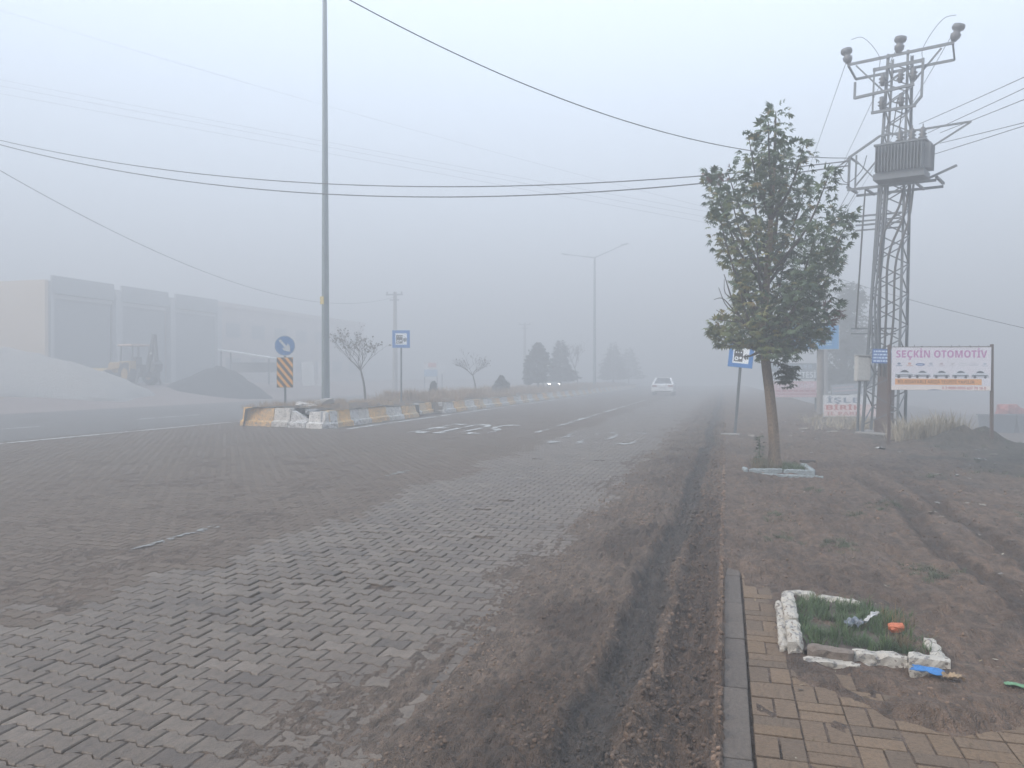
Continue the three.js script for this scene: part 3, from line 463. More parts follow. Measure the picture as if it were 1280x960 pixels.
function bareTree(name, label, p, height, spread, seed, leafy, group) {
  const r = rng(seed), t = thing(name, label, 'tree', p, 0, group), twigs = [], list = { p: [], c: [] }, fork = height * 0.45, top = V(-0.05 * height, fork, 0);
  mesh('trunk', taper([V(0.08, -0.1, 0), V(0.02, fork * 0.5, 0.02), top], 0.055, 0.036, 7), M.darkBark, t);
  const grow = (a, d, len, rad, lvl) => {
    const b = a.clone().addScaledVector(d, len), m = a.clone().lerp(b, 0.5).add(V((r() - 0.5) * 0.1 * len, 0.05 * len, (r() - 0.5) * 0.1 * len)); twigs.push(taper([a, m, b], rad, rad * 0.55, lvl < 2 ? 5 : 4));
    if (lvl >= 4) { for (let k = 0; k < leafy; k++) if (r() < 0.42) leafGeo(list, a.clone().lerp(b, 0.4 + 0.6 * r()), V(r() - 0.5, -r(), r() - 0.5), UPV, 0.045 + 0.045 * r(), mix3([0.09, 0.07, 0.045], [0.13, 0.085, 0.045], r()), 3); return; }
    const n = lvl === 0 ? 3 : 2 + (r() < 0.55); for (let k = 0; k < n; k++) grow(b.clone().lerp(a, 0.35 * r() * (k > 0)), d.clone().add(V((r() - 0.5) * 1.5, 0.1 + (r() - 0.4) * 0.7, (r() - 0.5) * 1.5)).normalize(), len * (0.55 + 0.3 * r()), rad * 0.6, lvl + 1);
  };
  for (let k = 0; k < 8; k++) { const a = k / 8 * 6.283 + r(); grow(top.clone().add(V(0, -0.1 * r(), 0)), V(Math.cos(a) * spread, 0.75 + 0.6 * r(), Math.sin(a) * spread).normalize(), height * (0.17 + 0.07 * r()), 0.018, 0); }
  mesh('branches', twigs, M.darkBark, t); if (list.p.length) mesh('leaves', fromList(list), M.leaf, t, true); return t;
}
bareTree('bare_tree', 'small nearly leafless tree on the median beside the lamp post', [-14.65, 0.5, -29.6], 3.15, 1.0, 41, 3);
bareTree('bare_tree', 'thin bare tree with a tufted top behind the round shrub', [-14.5, 0.45, -44], 2.75, 1.3, 57, 1);
bareTree('bare_tree', 'slim bare sapling between the two dark conifers', [-14.1, 0.45, -60], 3.2, 0.7, 63, 0);
bareTree('bare_tree', 'faint loose sapling beside the fog-faded lamp post', [-13.2, 0.45, -70], 4.2, 0.6, 67, 3);
// evergreen: a crown of needle sprays laid in whorls (or a tight upright flame)
function evergreen(name, label, p, height, radius, seed, style, count, group) {
  const r = rng(seed), t = thing(name, label, style === 'shrub' ? 'shrub' : 'tree', p, r() * 6, group), list = { p: [], c: [] };
  if (style !== 'shrub') mesh('trunk', taper([V(0, -0.1, 0), V(0.02, height * 0.4, 0), V(0, height * 0.92, 0)], 0.09, 0.02, 7), M.darkBark, t);
  const low = style === 'shrub' ? 0 : height * 0.16;
  for (let i = 0; i < count; i++) {
    const u = style === 'pine' ? 1 - Math.sqrt(r()) : r(), y = lerp(low, height, u), whorl = style === 'pine' ? 0.62 + 0.38 * Math.abs(Math.sin(u * 22)) : 0.86 + 0.25 * n2(u * 4, seed);
    const env = style === 'pine' ? Math.pow(1 - u, 0.8) + 0.04 : style === 'flame' ? Math.pow(Math.sin(Math.PI * clamp(0.13 + 0.85 * Math.pow(u, 0.85), 0, 1)), 0.8) * (0.8 + 0.3 * Math.abs(Math.sin(u * 31 + u * 5))) : Math.pow(Math.sin(Math.PI * (0.34 + 0.66 * Math.pow(u, 0.8))), 0.9), a = r() * 6.283, lobes = 1 + 0.5 * n2(Math.cos(a) * 1.5 + seed, u * 3 + Math.sin(a) * 1.5), q = radius * env * whorl * lobes * Math.pow(r(), 0.35);
    const pos = V(Math.cos(a) * q, y, Math.sin(a) * q), d = style === 'pine' ? V(Math.cos(a), 0.25, Math.sin(a)) : V(Math.cos(a) * 0.35, 1, Math.sin(a) * 0.35), v = r();
    leafGeo(list, pos, d, V(r() - 0.5, 1, r() - 0.5), style === 'pine' ? 0.24 + 0.2 * r() : 0.12 + 0.14 * r(), mix3([0.022, 0.036, 0.024], [0.045, 0.06, 0.035], v), 3);
  }
  mesh('crown', fromList(list), M.leaf, t, true); return t;
}
evergreen('round_shrub', 'dark pointed evergreen shrub in the dry grass of the median', [-13.55, 0.42, -46.4], 1.05, 0.5, 71, 'shrub', 1300);
evergreen('small_shrub', 'small dark sprig of a shrub behind the median camera sign', [-15.0, 0.45, -38.5], 0.75, 0.2, 73, 'shrub', 260);
evergreen('cypress_tree', 'dense dark cypress with a rounded crown on the median', [-14.1, 0.45, -58.5], 3.6, 0.92, 75, 'flame', 2600);
evergreen('cypress_tree', 'narrow cypress pressed against the rounded one', [-14.75, 0.45, -58], 2.6, 0.42, 76, 'flame', 800);
evergreen('pine_tree', 'dark pointed conifer beside the dense cypress', [-13.9, 0.45, -66], 4.3, 1.15, 77, 'pine', 2200);
for (const [x, z, h, r0, k, l] of [[-13.0, -92, 4.8, 1.6, 81, 'fog-faded conifer past the far lamp post'], [-13.8, -98, 5.6, 1.9, 82, 'tallest of the fog-faded conifers past the far lamp post'], [-12.6, -104, 5.0, 1.9, 83, 'faintest conifer at the end of the visible median']]) evergreen('fogged_conifer', l, [x, 0.4, z], h, r0, k, 'pine', 1700, 'fogged conifers');
{ // the large dim tree behind the signs
  const r = rng(321), t = thing('big_tree', 'large dim tree standing in the fog behind the blue board', 'tree', [7.0, -0.9, -52]), list = { p: [], c: [] }, limbs = [];
  mesh('trunk', taper([V(0, 0, 0), V(0.1, 2, 0), V(0, 4.5, 0)], 0.35, 0.16, 8), M.darkBark, t);
  for (let k = 0; k < 46; k++) { const a = r() * 6.283, u = r(), y = lerp(2.0, 7.9, u), q = 2.0 * Math.sin(Math.PI * (0.22 + 0.7 * u)) * Math.sqrt(r()), c = V(Math.cos(a) * q, y, Math.sin(a) * q); limbs.push(taper([V(0, Math.max(1.2, y - 1.8), 0), c.clone().multiplyScalar(0.6).add(V(0, y * 0.36, 0)), c], 0.05, 0.012, 4)); for (let i = 0; i < 130; i++) { const o = c.clone().add(V((r() + r() - 1) * 0.8, (r() + r() - 1) * 0.7, (r() + r() - 1) * 0.8)); leafGeo(list, o, V(r() - 0.5, -0.3, r() - 0.5), UPV, 0.16 + 0.1 * r(), mix3([0.03, 0.045, 0.026], [0.055, 0.07, 0.035], r()), 3); } }
  mesh('limbs', limbs, M.darkBark, t); mesh('crown', fromList(list), M.leaf, t, true);
}
// ---------------------------------------------------------------- the lattice tower with the transformer
const beamOf = beam;
const TOWER = [3.98, 0.06, -22.15], TURN = -0.42;
const towerSpace = new THREE.Group(); towerSpace.position.set(...TOWER); towerSpace.rotation.set(0, TURN, -0.036, 'YXZ'); towerSpace.scale.set(1, 0.955, 1); towerSpace.updateMatrixWorld();
const onTower = (x, y, z) => V(x, y, z).applyMatrix4(towerSpace.matrixWorld);
const putOnTower = (o, x, y, z) => { o.position.copy(onTower(x, y, z)); o.quaternion.copy(towerSpace.quaternion); };
{
  const beam = (a, b, w, h = w) => beamOf(a, b, w * 0.74, h * 0.74);
  const t = thing('lattice_tower', 'tall grey steel lattice tower carrying a transformer beside the billboard', 'power tower'); putOnTower(t, 0, 0, 0); t.scale.copy(towerSpace.scale);
  const half = (y) => lerp(0.43, 0.235, clamp(y / 10.4, 0, 1)), c4 = [[-1, -1], [1, -1], [1, 1], [-1, 1]];
  for (const [a, b] of c4) mesh('leg', [beam(V(a * half(0), -0.2, b * half(0)), V(a * half(10.3), 10.3, b * half(10.3)), 0.075, 0.018), beam(V(a * half(0) - a * 0.03, -0.2, b * half(0) - b * 0.03), V(a * half(10.3) - a * 0.03, 10.3, b * half(10.3) - b * 0.03), 0.018, 0.075)], M.steel, t);
  for (let f = 0; f < 4; f++) { const [a0, b0] = c4[f], [a1, b1] = c4[(f + 1) % 4]; let y = 0.25, k = f % 2; while (y < 9.9) { const s = half(y) * 1.15, y1 = y + s, h0 = half(y), h1 = half(y1); const p = k % 2 ? V(a0 * h0, y, b0 * h0) : V(a1 * h0, y, b1 * h0), q = k % 2 ? V(a1 * h1, y1, b1 * h1) : V(a0 * h1, y1, b0 * h1); mesh('brace', beam(p, q, 0.045, 0.012), M.steel, t); y = y1; k++; } }
  for (const y of [2.9, 6.0, 5.75]) mesh('step_bracket', [beam(V(-0.85, y, 0.25), V(0.25, y, 0.25), 0.06, 0.05), beam(V(-0.85, y - 0.14, 0.25), V(0.25, y - 0.14, 0.25), 0.05, 0.05)], M.steel, t);
  const arm = mesh('crossarm', [beam(V(-1.22, 10.22, 0.27), V(1.28, 10.22, 0.27), 0.1, 0.05), beam(V(-1.15, 9.98, -0.27), V(1.2, 9.98, -0.27), 0.09, 0.05), beam(V(-1.2, 10.2, 0.27), V(-1.15, 9.98, -0.27), 0.06), beam(V(1.25, 10.2, 0.27), V(1.2, 9.98, -0.27), 0.06)], M.steel, t);
  for (const s of [-1, 1]) mesh('strut', beam(V(s * 1.0, 10.15, 0.27), V(s * 0.25, 9.25, 0.24), 0.05), M.steel, arm);
  for (const [x, lean] of [[-1.2, -0.18], [0.02, 0.1], [1.26, 0.28]]) { const i = mesh('insulator', lathe([[0, 0], [0.07, 0], [0.1, 0.06], [0.13, 0.1], [0.14, 0.2], [0.09, 0.24], [0.1, 0.3], [0.15, 0.33], [0.175, 0.39], [0.16, 0.47], [0.08, 0.5], [0, 0.5]], 14), M.porcelain, arm); i.position.set(x, 10.26, 0.27); i.rotation.z = -lean; i.scale.setScalar(0.86); }
  const fr = mesh('switch_frame', [beam(V(-0.52, 8.75, 0.36), V(-0.52, 9.95, 0.36), 0.05), beam(V(0.62, 8.95, 0.36), V(0.62, 9.95, 0.36), 0.07), beam(V(-0.55, 9.9, 0.36), V(0.65, 9.9, 0.36), 0.12, 0.05), beam(V(-0.55, 8.75, 0.36), V(0.5, 8.75, 0.36), 0.09), beam(V(0.62, 8.97, 0.36), V(0.45, 8.76, 0.36), 0.08), beam(V(-0.97, 9.22, 0.4), V(0.45, 9.3, 0.4), 0.09), beam(V(-0.97, 9.2, 0.4), V(-0.97, 9.65, 0.4), 0.07)], M.steel, t);
  for (const [x, y] of [[-0.3, 9.42], [0.12, 9.42], [0.42, 9.42], [-0.3, 8.8], [0.16, 8.8]]) mesh('fuse', lathe([[0, 0], [0.05, 0], [0.05, 0.06], [0.1, 0.1], [0.05, 0.14], [0.1, 0.19], [0.05, 0.23], [0.06, 0.32], [0, 0.33]], 10), M.porcelain, fr).position.set(x, y, 0.38);
  for (const [x0, x1] of [[-0.1, -0.16], [0.05, 0.0], [0.2, 0.16]]) mesh('cable', tube([V(x0, 9.0, 0.3), V(x0 - 0.05, 8.3, 0.36), V(x1, 8.0, 0.45)], 0.014, 14, 5), M.wire, t);
  const pf = mesh('platform', [beam(V(-1.05, 6.72, 0.42), V(1.05, 6.72, 0.42), 0.09, 0.06), beam(V(-1.05, 6.72, -0.42), V(1.05, 6.72, -0.42), 0.09, 0.06), beam(V(-1.05, 6.8, 0.42), V(-1.05, 6.8, -0.42), 0.08), beam(V(1.05, 6.8, 0.42), V(1.05, 6.8, -0.42), 0.08), beam(V(-0.6, 6.7, -0.42), V(-0.6, 6.7, 0.42), 0.07), beam(V(0.6, 6.7, -0.42), V(0.6, 6.7, 0.42), 0.07)], M.steel, t);
  for (const g of [beam(V(-1.03, 6.72, 0.4), V(-1.03, 7.65, 0.4), 0.07), beam(V(-0.86, 6.72, 0.4), V(-0.86, 7.65, 0.4), 0.05), beam(V(-1.03, 7.62, 0.4), V(-0.3, 8.08, 0.4), 0.07), beam(V(-1.03, 7.62, 0.4), V(-1.03, 7.62, -0.4), 0.06), beam(V(-0.86, 6.8, 0.4), V(-0.3, 7.5, 0.4), 0.045), beam(V(-0.86, 7.5, 0.4), V(-0.35, 6.9, 0.4), 0.045), beam(V(-0.3, 8.08, 0.4), V(1.75, 8.1, 0.4), 0.06), beam(V(1.72, 8.08, 0.4), V(0.95, 7.62, 0.4), 0.05), beam(V(0.9, 6.8, 0.42), V(1.5, 7.02, 0.5), 0.07, 0.09)]) mesh('rail', g, M.steel, pf);
  for (const [a, b, r] of [[V(0.3, 6.7, 0.3), V(-0.12, 5.4, 0.42), 0.03], [V(0.42, 6.7, 0.3), V(0.05, 4.9, 0.44), 0.03], [V(0.52, 6.7, 0.32), V(0.22, 4.7, 0.42), 0.028]]) mesh('conduit', tube([a, a.clone().lerp(b, 0.4).add(V(0.06, -0.1, 0)), b, b.clone().add(V(-0.02, -1.6, -0.05)), V(b.x * 0.5, 1.6, 0.4)], r, 28, 6), M.darkSteel, t);
  for (let k = 0; k < 3; k++) mesh('riser', tube([V(-0.22 + k * 0.07, 6.7, 0.32), V(-0.26 + k * 0.07, 5, 0.36), V(-0.33 + k * 0.08, 3.6, 0.4), V(-0.24 + k * 0.07, 2.2, 0.42)], 0.028, 28, 6), M.steel, t);
  mesh('riser', [bar(V(-0.62, 6.7, 0.35), V(-0.66, 5.7, 0.3), 0.02), bar(V(-0.66, 5.75, 0.3), V(-0.72, 2.9, 0.3), 0.022)], M.darkSteel, t);
  mesh('cable_duct', [box(0.36, 2.05, 0.34, 0.02, 0.95, 0.05, 0.03), box(0.42, 0.5, 0.4, 0.02, 0.2, 0.05, 0.03)], M.rust, t);
  mesh('footing', box(1.15, 0.35, 1.15, 0, -0.1, 0, 0.03), M.concrete, t);
  const loops = mesh('cable_loops', [tube([V(-1.05, 7.6, 0.4), V(-1.35, 7.3, 0.45), V(-1.3, 6.95, 0.5), V(-1.0, 6.85, 0.45)], 0.013, 20, 5), tube([V(-1.05, 7.5, 0.45), V(-1.2, 7.15, 0.55), V(-1.05, 6.9, 0.5), V(-0.7, 7.2, 0.45), V(-0.6, 7.6, 0.42)], 0.012, 20, 5), tube([V(-1.05, 7.55, 0.4), V(-1.55, 7.2, 0.5), V(-1.7, 6.9, 0.5), V(-1.25, 6.72, 0.45)], 0.011, 20, 5)], M.wire, t);
  for (const [a, b] of [[V(-1.15, 10.9, 0.27), V(-0.4, 9.95, 0.36)], [V(1.3, 10.9, 0.3), V(0.6, 9.95, 0.36)]]) mesh('jumper', tube([a, a.clone().lerp(b, 0.35).add(V(0, 0.32, 0)), b.clone().add(V(0, 0.25, 0)), b], 0.008, 18, 5), M.thinWire, t);
}
{ // transformer on the platform
  const t = thing('transformer', 'grey ribbed oil transformer sitting on the tower platform', 'transformer'); putOnTower(t, 0.28, 6.77, 0.55);
  mesh('tank', [box(1.1, 0.86, 0.55, 0, 0.45, 0, 0.02), box(1.2, 0.05, 0.65, 0, 0.9, 0, 0.01), box(1.18, 0.16, 0.62, 0, 0.1, 0, 0.01)], M.steel, t);
  for (let k = 0; k < 15; k++) mesh('cooling_fin', box(0.016, 0.62, 0.16, -0.52 + k * 0.0745, 0.52, 0.35), M.steel, t);
  for (let k = 0; k < 5; k++) mesh('cooling_fin', box(0.14, 0.62, 0.016, 0.62, 0.52, -0.22 + k * 0.11), M.steel, t);
  for (const x of [-0.05, 0.22, 0.46]) mesh('bushing', lathe([[0, 0], [0.06, 0], [0.06, 0.06], [0.11, 0.09], [0.05, 0.12], [0.1, 0.17], [0.045, 0.2], [0.085, 0.25], [0.04, 0.28], [0.05, 0.32], [0.015, 0.35], [0.012, 0.42], [0, 0.42]], 12), M.porcelain, t).position.set(x, 0.92, 0.05);
  mesh('valve', [bar(V(-0.3, 0.92, 0), V(-0.3, 1.02, 0), 0.05), bar(V(-0.42, 0.92, 0.1), V(-0.42, 1.0, 0.1), 0.03)], M.steel, t);
}
{ // cabinet and plate strapped to the tower
  const t = thing('meter_cabinet', 'pale metal electrical cabinet fixed to one leg of the tower', 'cabinet'); putOnTower(t, -0.5, 1.45, 0.35); t.rotateY(0.6);
  mesh('cabinet_body', box(0.34, 0.66, 0.26, 0, 0.33, 0, 0.015), mat(0.5, 0.49, 0.46, 0.7), t); mesh('door', box(0.3, 0.58, 0.015, 0.0, 0.32, 0.139, 0.005), mat(0.56, 0.55, 0.52, 0.7), t); mesh('roof', box(0.38, 0.025, 0.31, 0, 0.675, 0.01, 0.008), mat(0.45, 0.44, 0.42, 0.7), t); mesh('conduit', [bar(V(-0.06, -1.4, 0), V(-0.06, 0, 0), 0.035), bar(V(0.08, -1.4, 0), V(0.08, 0, 0), 0.03)], M.steel, t);
  const b = thing('tower_plate', 'small blue plate with white lettering on the tower', 'sign'); putOnTower(b, 0.02, 1.95, 0.5); b.rotateY(0.2);
  mesh('plate', box(0.5, 0.38, 0.012, 0, 0.19, 0), M.steel, b);
  face(b, 'lettering', 0.49, 0.37, 0.0085, print(0.49, 0.37, 400, (c, w, h) => { c.fillStyle = '#2b5c9c'; c.fillRect(0, 0, w, h); c.fillStyle = '#c9d6e6'; for (let k = 0; k < 4; k++) for (let i = 0, x = 0.03; x < w - 0.06; i++) { const l = 0.03 + ((i * 37 + k * 13) % 7) * 0.008; c.fillRect(x, 0.045 + k * 0.082, l, 0.04); x += l + 0.015; } })).position.y = 0.19;
}
// ---------------------------------------------------------------- wires
function wire(A, B, mid, r, label, group, material = M.wire) {
  const px = (p) => { const q = p.clone().sub(camera.position).applyQuaternion(camera.quaternion.clone().invert()); return [640 + FOCAL * q.x / -q.z, 480 - FOCAL * q.y / -q.z, -q.z]; };
  let best = 0.5, err = 1e9; for (let u = 0.02; u < 0.99; u += 0.005) { const e = Math.abs(px(A.clone().lerp(B, u))[0] - mid[0]); if (e < err) { err = e; best = u; } }
  const o = A.clone().lerp(B, best), sag = mid.length > 2 ? mid[2] : (o.y - P(mid[0], mid[1], px(o)[2]).y) / (4 * best * (1 - best)), pts = []; for (let i = 0; i <= 20; i++) { const u = i / 20; pts.push(A.clone().lerp(B, u).add(V(0, -4 * sag * u * (1 - u), 0))); }
  return tag(mesh('overhead_wire', tube(pts, r, 60, 5), material), label, 'wire', group);
}
const TL = onTower(-1.05, 7.6, 0.4);
wire(TL, P(250, -110, 13), [640, 98], 0.011, 'single dark cable rising from the tower over the road out of sight');
wire(TL.clone().add(V(0, -0.08, 0)), P(-90, 152, 31), [520, 233], 0.016, 'upper of two thick dark cables slung across the road to the tower');
wire(TL.clone().add(V(0.02, -0.2, 0)), P(-90, 154, 31), [520, 246], 0.018, 'lower of two thick dark cables slung across the road to the tower');
wire(P(494, 371, 72), P(-90, 160, 27), [180, 308], 0.014, 'dark cable dropping to the concrete pole across the road');
for (const [a, b, m, which] of [[262, 88, 176, 'uppermost'], [270, 96, 182, 'middle'], [277, 106, 190, 'lowest']]) wire(P(1028, a + 28, 46), P(-60, b, 40), [400, m], 0.007, which + ' of three parallel thin lines high across the sky behind the lamp post', 'thin lines across the sky', M.thinWire);
wire(P(1028, 295, 46), P(-80, -12, 40), [400, 130], 0.006, 'faintest single line slanting down across the upper sky', undefined, M.thinWire);
wire(P(1030, 342, 45), P(1430, 442, 24), [1150, 378], 0.013, 'dark line running from behind the leafy tree past the tower');
for (const [a, b, c, d, which] of [[1149, 155, 1281, 96, 'highest'], [1160, 166, 1281, 110, 'second highest'], [1175, 166, 1281, 124, 'middle'], [1175, 179, 1281, 153, 'second lowest'], [1157, 196, 1281, 157, 'lowest']]) wire(P(a, b, 20.6), P(a + (c - a) * 1.7, b + (d - b) * 1.72, 14.5), [c, d], 0.008, which + ' of five taut lines leaving the transformer bracket away from the road', 'lines leaving the transformer');
for (const [x, y, dy] of [[-1.2, 10.5, 0], [0.02, 10.5, 0], [1.26, 10.5, 0], [-1.0, 6.8, -2.2], [-0.8, 6.8, -2.4]]) wire(onTower(x, y, 0.27), V(3.6 + x, 9.6 + dy, -84), [0, 0, 1.1], 0.008, 'thin line running from the tower along the verge into fog', 'lines running along the verge', M.thinWire);
// ---------------------------------------------------------------- poles in the fog
function concretePole(label, p, h, w, turn) {
  const t = thing('utility_pole', label, 'utility pole', p, turn, 'concrete utility poles');
  mesh('pole', new THREE.CylinderGeometry(w * 0.42, w * 0.7, h, 4, 1).rotateY(Math.PI / 4).translate(0, h / 2 - 0.2, 0), M.concrete, t);
  const a = mesh('crossarm', [box(1.6, 0.12, 0.12, 0, h - 0.45, 0.2), box(0.9, 0.1, 0.1, 0, h - 0.95, 0.2)], M.steel, t); for (const x of [-0.7, 0, 0.7]) mesh('insulator', lathe([[0, 0], [0.05, 0], [0.08, 0.06], [0.05, 0.1], [0.08, 0.15], [0.03, 0.22], [0, 0.22]], 8), M.porcelain, a).position.set(x, h - 0.39, 0.2); return t;
}
{ const q = P(494, 480, 72); concretePole('pale concrete pole across the road where the long cable ends', [q.x, 0.0, q.z], 9.6, 0.42, 0.1); const s = P(656, 480, 108); concretePole('barely visible concrete pole deep in the fog', [s.x, 0, s.z], 9.2, 0.5, 0.2); const u = P(1031, 480, 46); concretePole('concrete pole hidden behind the leafy tree', [u.x, -0.4, u.z], 10.3, 0.3, 0.3); }
// ---------------------------------------------------------------- boards on the right
{
  const A = P(1112, 480, 16.9), B = P(1241, 480, 16.5), c = A.clone().lerp(B, 0.5), w = Math.hypot(B.x - A.x, B.z - A.z), turn = Math.atan2(-(B.z - A.z), B.x - A.x), t = thing('shop_billboard', 'white car repair billboard with pink lettering on two rusty posts', 'billboard', [c.x, 0, c.z], turn);
  for (const s of [-1, 1]) { const x = s * (w / 2), p = mesh('post', box(0.06, 2.75, 0.06, x, 0.9, -0.04, 0.006), M.rust, t); p.rotation.z = s > 0 ? 0.004 : 0; }
  const top = 1.6 + (470 - 434) * 16.7 / FOCAL, bot = 1.6 - (488 - 470) * 16.7 / FOCAL, bw = w - 0.07, bh = top - bot, board = mesh('board', box(bw, bh, 0.012, 0, 0, 0), M.white, t); board.position.set(0, (top + bot) / 2, 0.0); board.rotation.z = -0.006;
  face(board, 'print', bw - 0.01, bh - 0.01, 0.009, print(bw, bh, 440, (c, W, Hh) => {
    c.fillStyle = '#d9d6dc'; c.fillRect(0, 0, W, Hh); c.textAlign = 'center'; c.textBaseline = 'alphabetic';
    const text = (s, x, y, size, width, col, al = 'center', bold = 'bold') => { c.save(); c.fillStyle = col; c.font = bold + ' 100px sans-serif'; c.textAlign = al; c.translate(x, y); const m = c.measureText(s).width; c.scale(width / m, size / 73); c.fillText(s, 0, 0); c.restore(); };
    text('SEÇKİN OTOMOTİV', W / 2, Hh * 0.235, Hh * 0.17, W * 0.92, '#b673a8');
    const marks = ['#6b7c96', '#c79a8c', '#4a6a9c', '#a9aebb', '#b7aab0', '#c2bfc2', '#9fb0ae', '#a7abb5', '#b7bdc8']; marks.forEach((k, i) => { const x = W * (0.075 + i * 0.108), y = Hh * 0.40; c.fillStyle = k; c.strokeStyle = k; c.lineWidth = 0.006; if (i === 2) { c.beginPath(); c.ellipse(x, y, 0.095, 0.028, 0, 0, 7); c.fill(); c.fillStyle = '#dfe4ee'; c.fillRect(x - 0.06, y - 0.006, 0.12, 0.012); } else if (i === 7) { for (let q = 0; q < 4; q++) { c.beginPath(); c.arc(x - 0.06 + q * 0.04, y, 0.024, 0, 7); c.stroke(); } } else if (i === 6) { c.beginPath(); c.ellipse(x, y, 0.085, 0.026, 0, 0, 7); c.stroke(); } else { c.beginPath(); c.ellipse(x, y - 0.018, 0.035, 0.024, 0, 0, 7); c.fill(); c.fillRect(x - 0.06, y + 0.02, 0.12, 0.014); } });
    for (let i = 0; i < 5; i++) { const x = W * (0.035 + i * 0.193), y = Hh * 0.69, L = W * (i === 0 ? 0.19 : 0.172), S = L; c.fillStyle = '#cfd2d8'; c.beginPath(); c.moveTo(x, y); c.lineTo(x, y - S * 0.16); c.quadraticCurveTo(x + S * 0.1, y - S * 0.24, x + S * 0.24, y - S * 0.25); c.quadraticCurveTo(x + S * 0.34, y - S * 0.42, x + S * 0.5, y - S * 0.42); c.quadraticCurveTo(x + S * 0.68, y - S * 0.42, x + S * 0.8, y - S * 0.25); c.quadraticCurveTo(x + S, y - S * 0.22, x + S, y - S * 0.12); c.lineTo(x + S, y); c.fill(); c.fillStyle = i % 2 ? '#5c6470' : '#474d58'; c.beginPath(); c.moveTo(x + S * 0.28, y - S * 0.26); c.quadraticCurveTo(x + S * 0.36, y - S * 0.39, x + S * 0.5, y - S * 0.39); c.quadraticCurveTo(x + S * 0.65, y - S * 0.39, x + S * 0.75, y - S * 0.26); c.fill(); c.fillStyle = '#3d424c'; for (const q of [0.2, 0.8]) { c.beginPath(); c.arc(x + S * q, y, S * 0.085, 0, 7); c.fill(); } c.fillRect(x + S * 0.02, y - S * 0.13, S * 0.94, S * 0.05); c.fillRect(x, y - S * 0.03, S, S * 0.03); }
    c.fillStyle = '#e0a66e'; c.fillRect(W * 0.035, Hh * 0.735, W * 0.875, Hh * 0.14); text('BİLGİSAYARLI ARIZA TESPİTİ YAPILIR', W * 0.45, Hh * 0.845, Hh * 0.075, W * 0.78, '#7d5340');
    c.fillStyle = '#e3d8d2'; c.fillRect(0, Hh * 0.9, W, Hh * 0.1); text('0.3 0000 0000 637 70 16 0', W * 0.955, Hh * 0.978, Hh * 0.065, W * 0.44, '#b46d72', 'right'); c.fillStyle = '#7f87a0'; c.beginPath(); c.moveTo(W * 0.36, Hh); c.quadraticCurveTo(W * 0.43, Hh * 0.96, W * 0.52, Hh); c.fill();
  }), 0.6);
  for (let k = 0; k < 11; k++) { const m = mesh('tie', tube([V(0, 0, 0), V(rr(-0.02, 0.02), 0.02, 0.01), V(rr(-0.03, 0.03), rr(0.02, 0.06), 0)], 0.004, 6, 4), M.black, board); m.position.set(-bw / 2 + 0.06 + k * (bw - 0.12) / 10 + rr(-0.03, 0.03), bh / 2 - 0.005, 0.008); }
  mesh('top_rail', beam(V(-w / 2, top + 0.005, -0.035), V(w / 2, top - 0.002, -0.035), 0.03), M.rust, t); mesh('bottom_rail', beam(V(-w / 2, bot + 0.02, -0.035), V(w / 2, bot + 0.01, -0.035), 0.03), M.rust, t);
}
function board(name, label, px0, px1, py0, py1, depth, turn, tex, posts, parts = {}) {
  const a = P(px0, py0, depth), b = P(px1, py1, depth), w = Math.hypot(b.x - a.x, b.z - a.z), h = a.y - b.y, cx = (a.x + b.x) / 2, cz = (a.z + b.z) / 2, g = Math.min(0, H(cx, cz)) - 0.15, t = thing(name, label, 'sign board', [cx, g, cz], YAW + turn);
  const o = mesh('board', box(w, h, 0.05, 0, 0, 0, 0.006), parts.frame ?? M.white, t); o.position.y = (a.y + b.y) / 2 - g; face(o, 'print', w * 0.97, h * 0.955, 0.0285, print(w, h, 180, tex), 0.6);
  for (const [x, r] of posts) mesh('post', bar(V(x * w, 0, -0.05 - r), V(x * w, a.y - g - 0.03, -0.05 - r), r, r, 12), parts.post ?? M.steel, t); return t;
}
const fitText = (c, s, x, y, size, width, col) => { c.save(); c.fillStyle = col; c.font = 'bold 100px sans-serif'; c.textBaseline = 'alphabetic'; c.translate(x, y); const m = c.measureText(s).width; c.scale(width / m, size / 73); c.fillText(s, 0, 0); c.restore(); };
board('blue_board', 'large sky blue board with a white rim on a thick pale pole', 990, 1048, 406, 437, 30.9, -0.1, (c, w, h) => { c.fillStyle = '#3f8fc4'; c.fillRect(0, 0, w, h); c.fillStyle = '#6fa6c9'; c.fillRect(w * 0.3, h * 0.2, w * 0.42, h * 0.4); c.fillStyle = '#47748f'; c.fillRect(w * 0.72, h * 0.18, w * 0.09, h * 0.42); c.fillStyle = '#b9d2e2'; c.fillRect(w * 0.34, h * 0.56, w * 0.32, h * 0.045); c.fillRect(w * 0.3, h * 0.68, w * 0.55, h * 0.05); c.fillRect(w * 0.25, h * 0.8, w * 0.6, h * 0.04); }, [[0.14, 0.14]], { post: M.concrete });
board('estate_sign', 'faded board lettered SANAYI SITESI behind the thick pale pole', 955, 1023, 454, 474, 37, 0, (c, w, h) => { c.fillStyle = '#8f979c'; c.fillRect(0, 0, w, h); c.fillStyle = '#a9b4bd'; for (let k = 0; k < 9; k++) c.fillRect(w * (0.06 + k * 0.095), h * 0.08, w * 0.07, h * 0.24); fitText(c, 'SANAYİ SİTESİ', w * 0.03, h * 0.93, h * 0.4, w * 0.94, '#e4e8ea'); }, [[-0.45, 0.04], [0.46, 0.04]], { frame: M.grey });
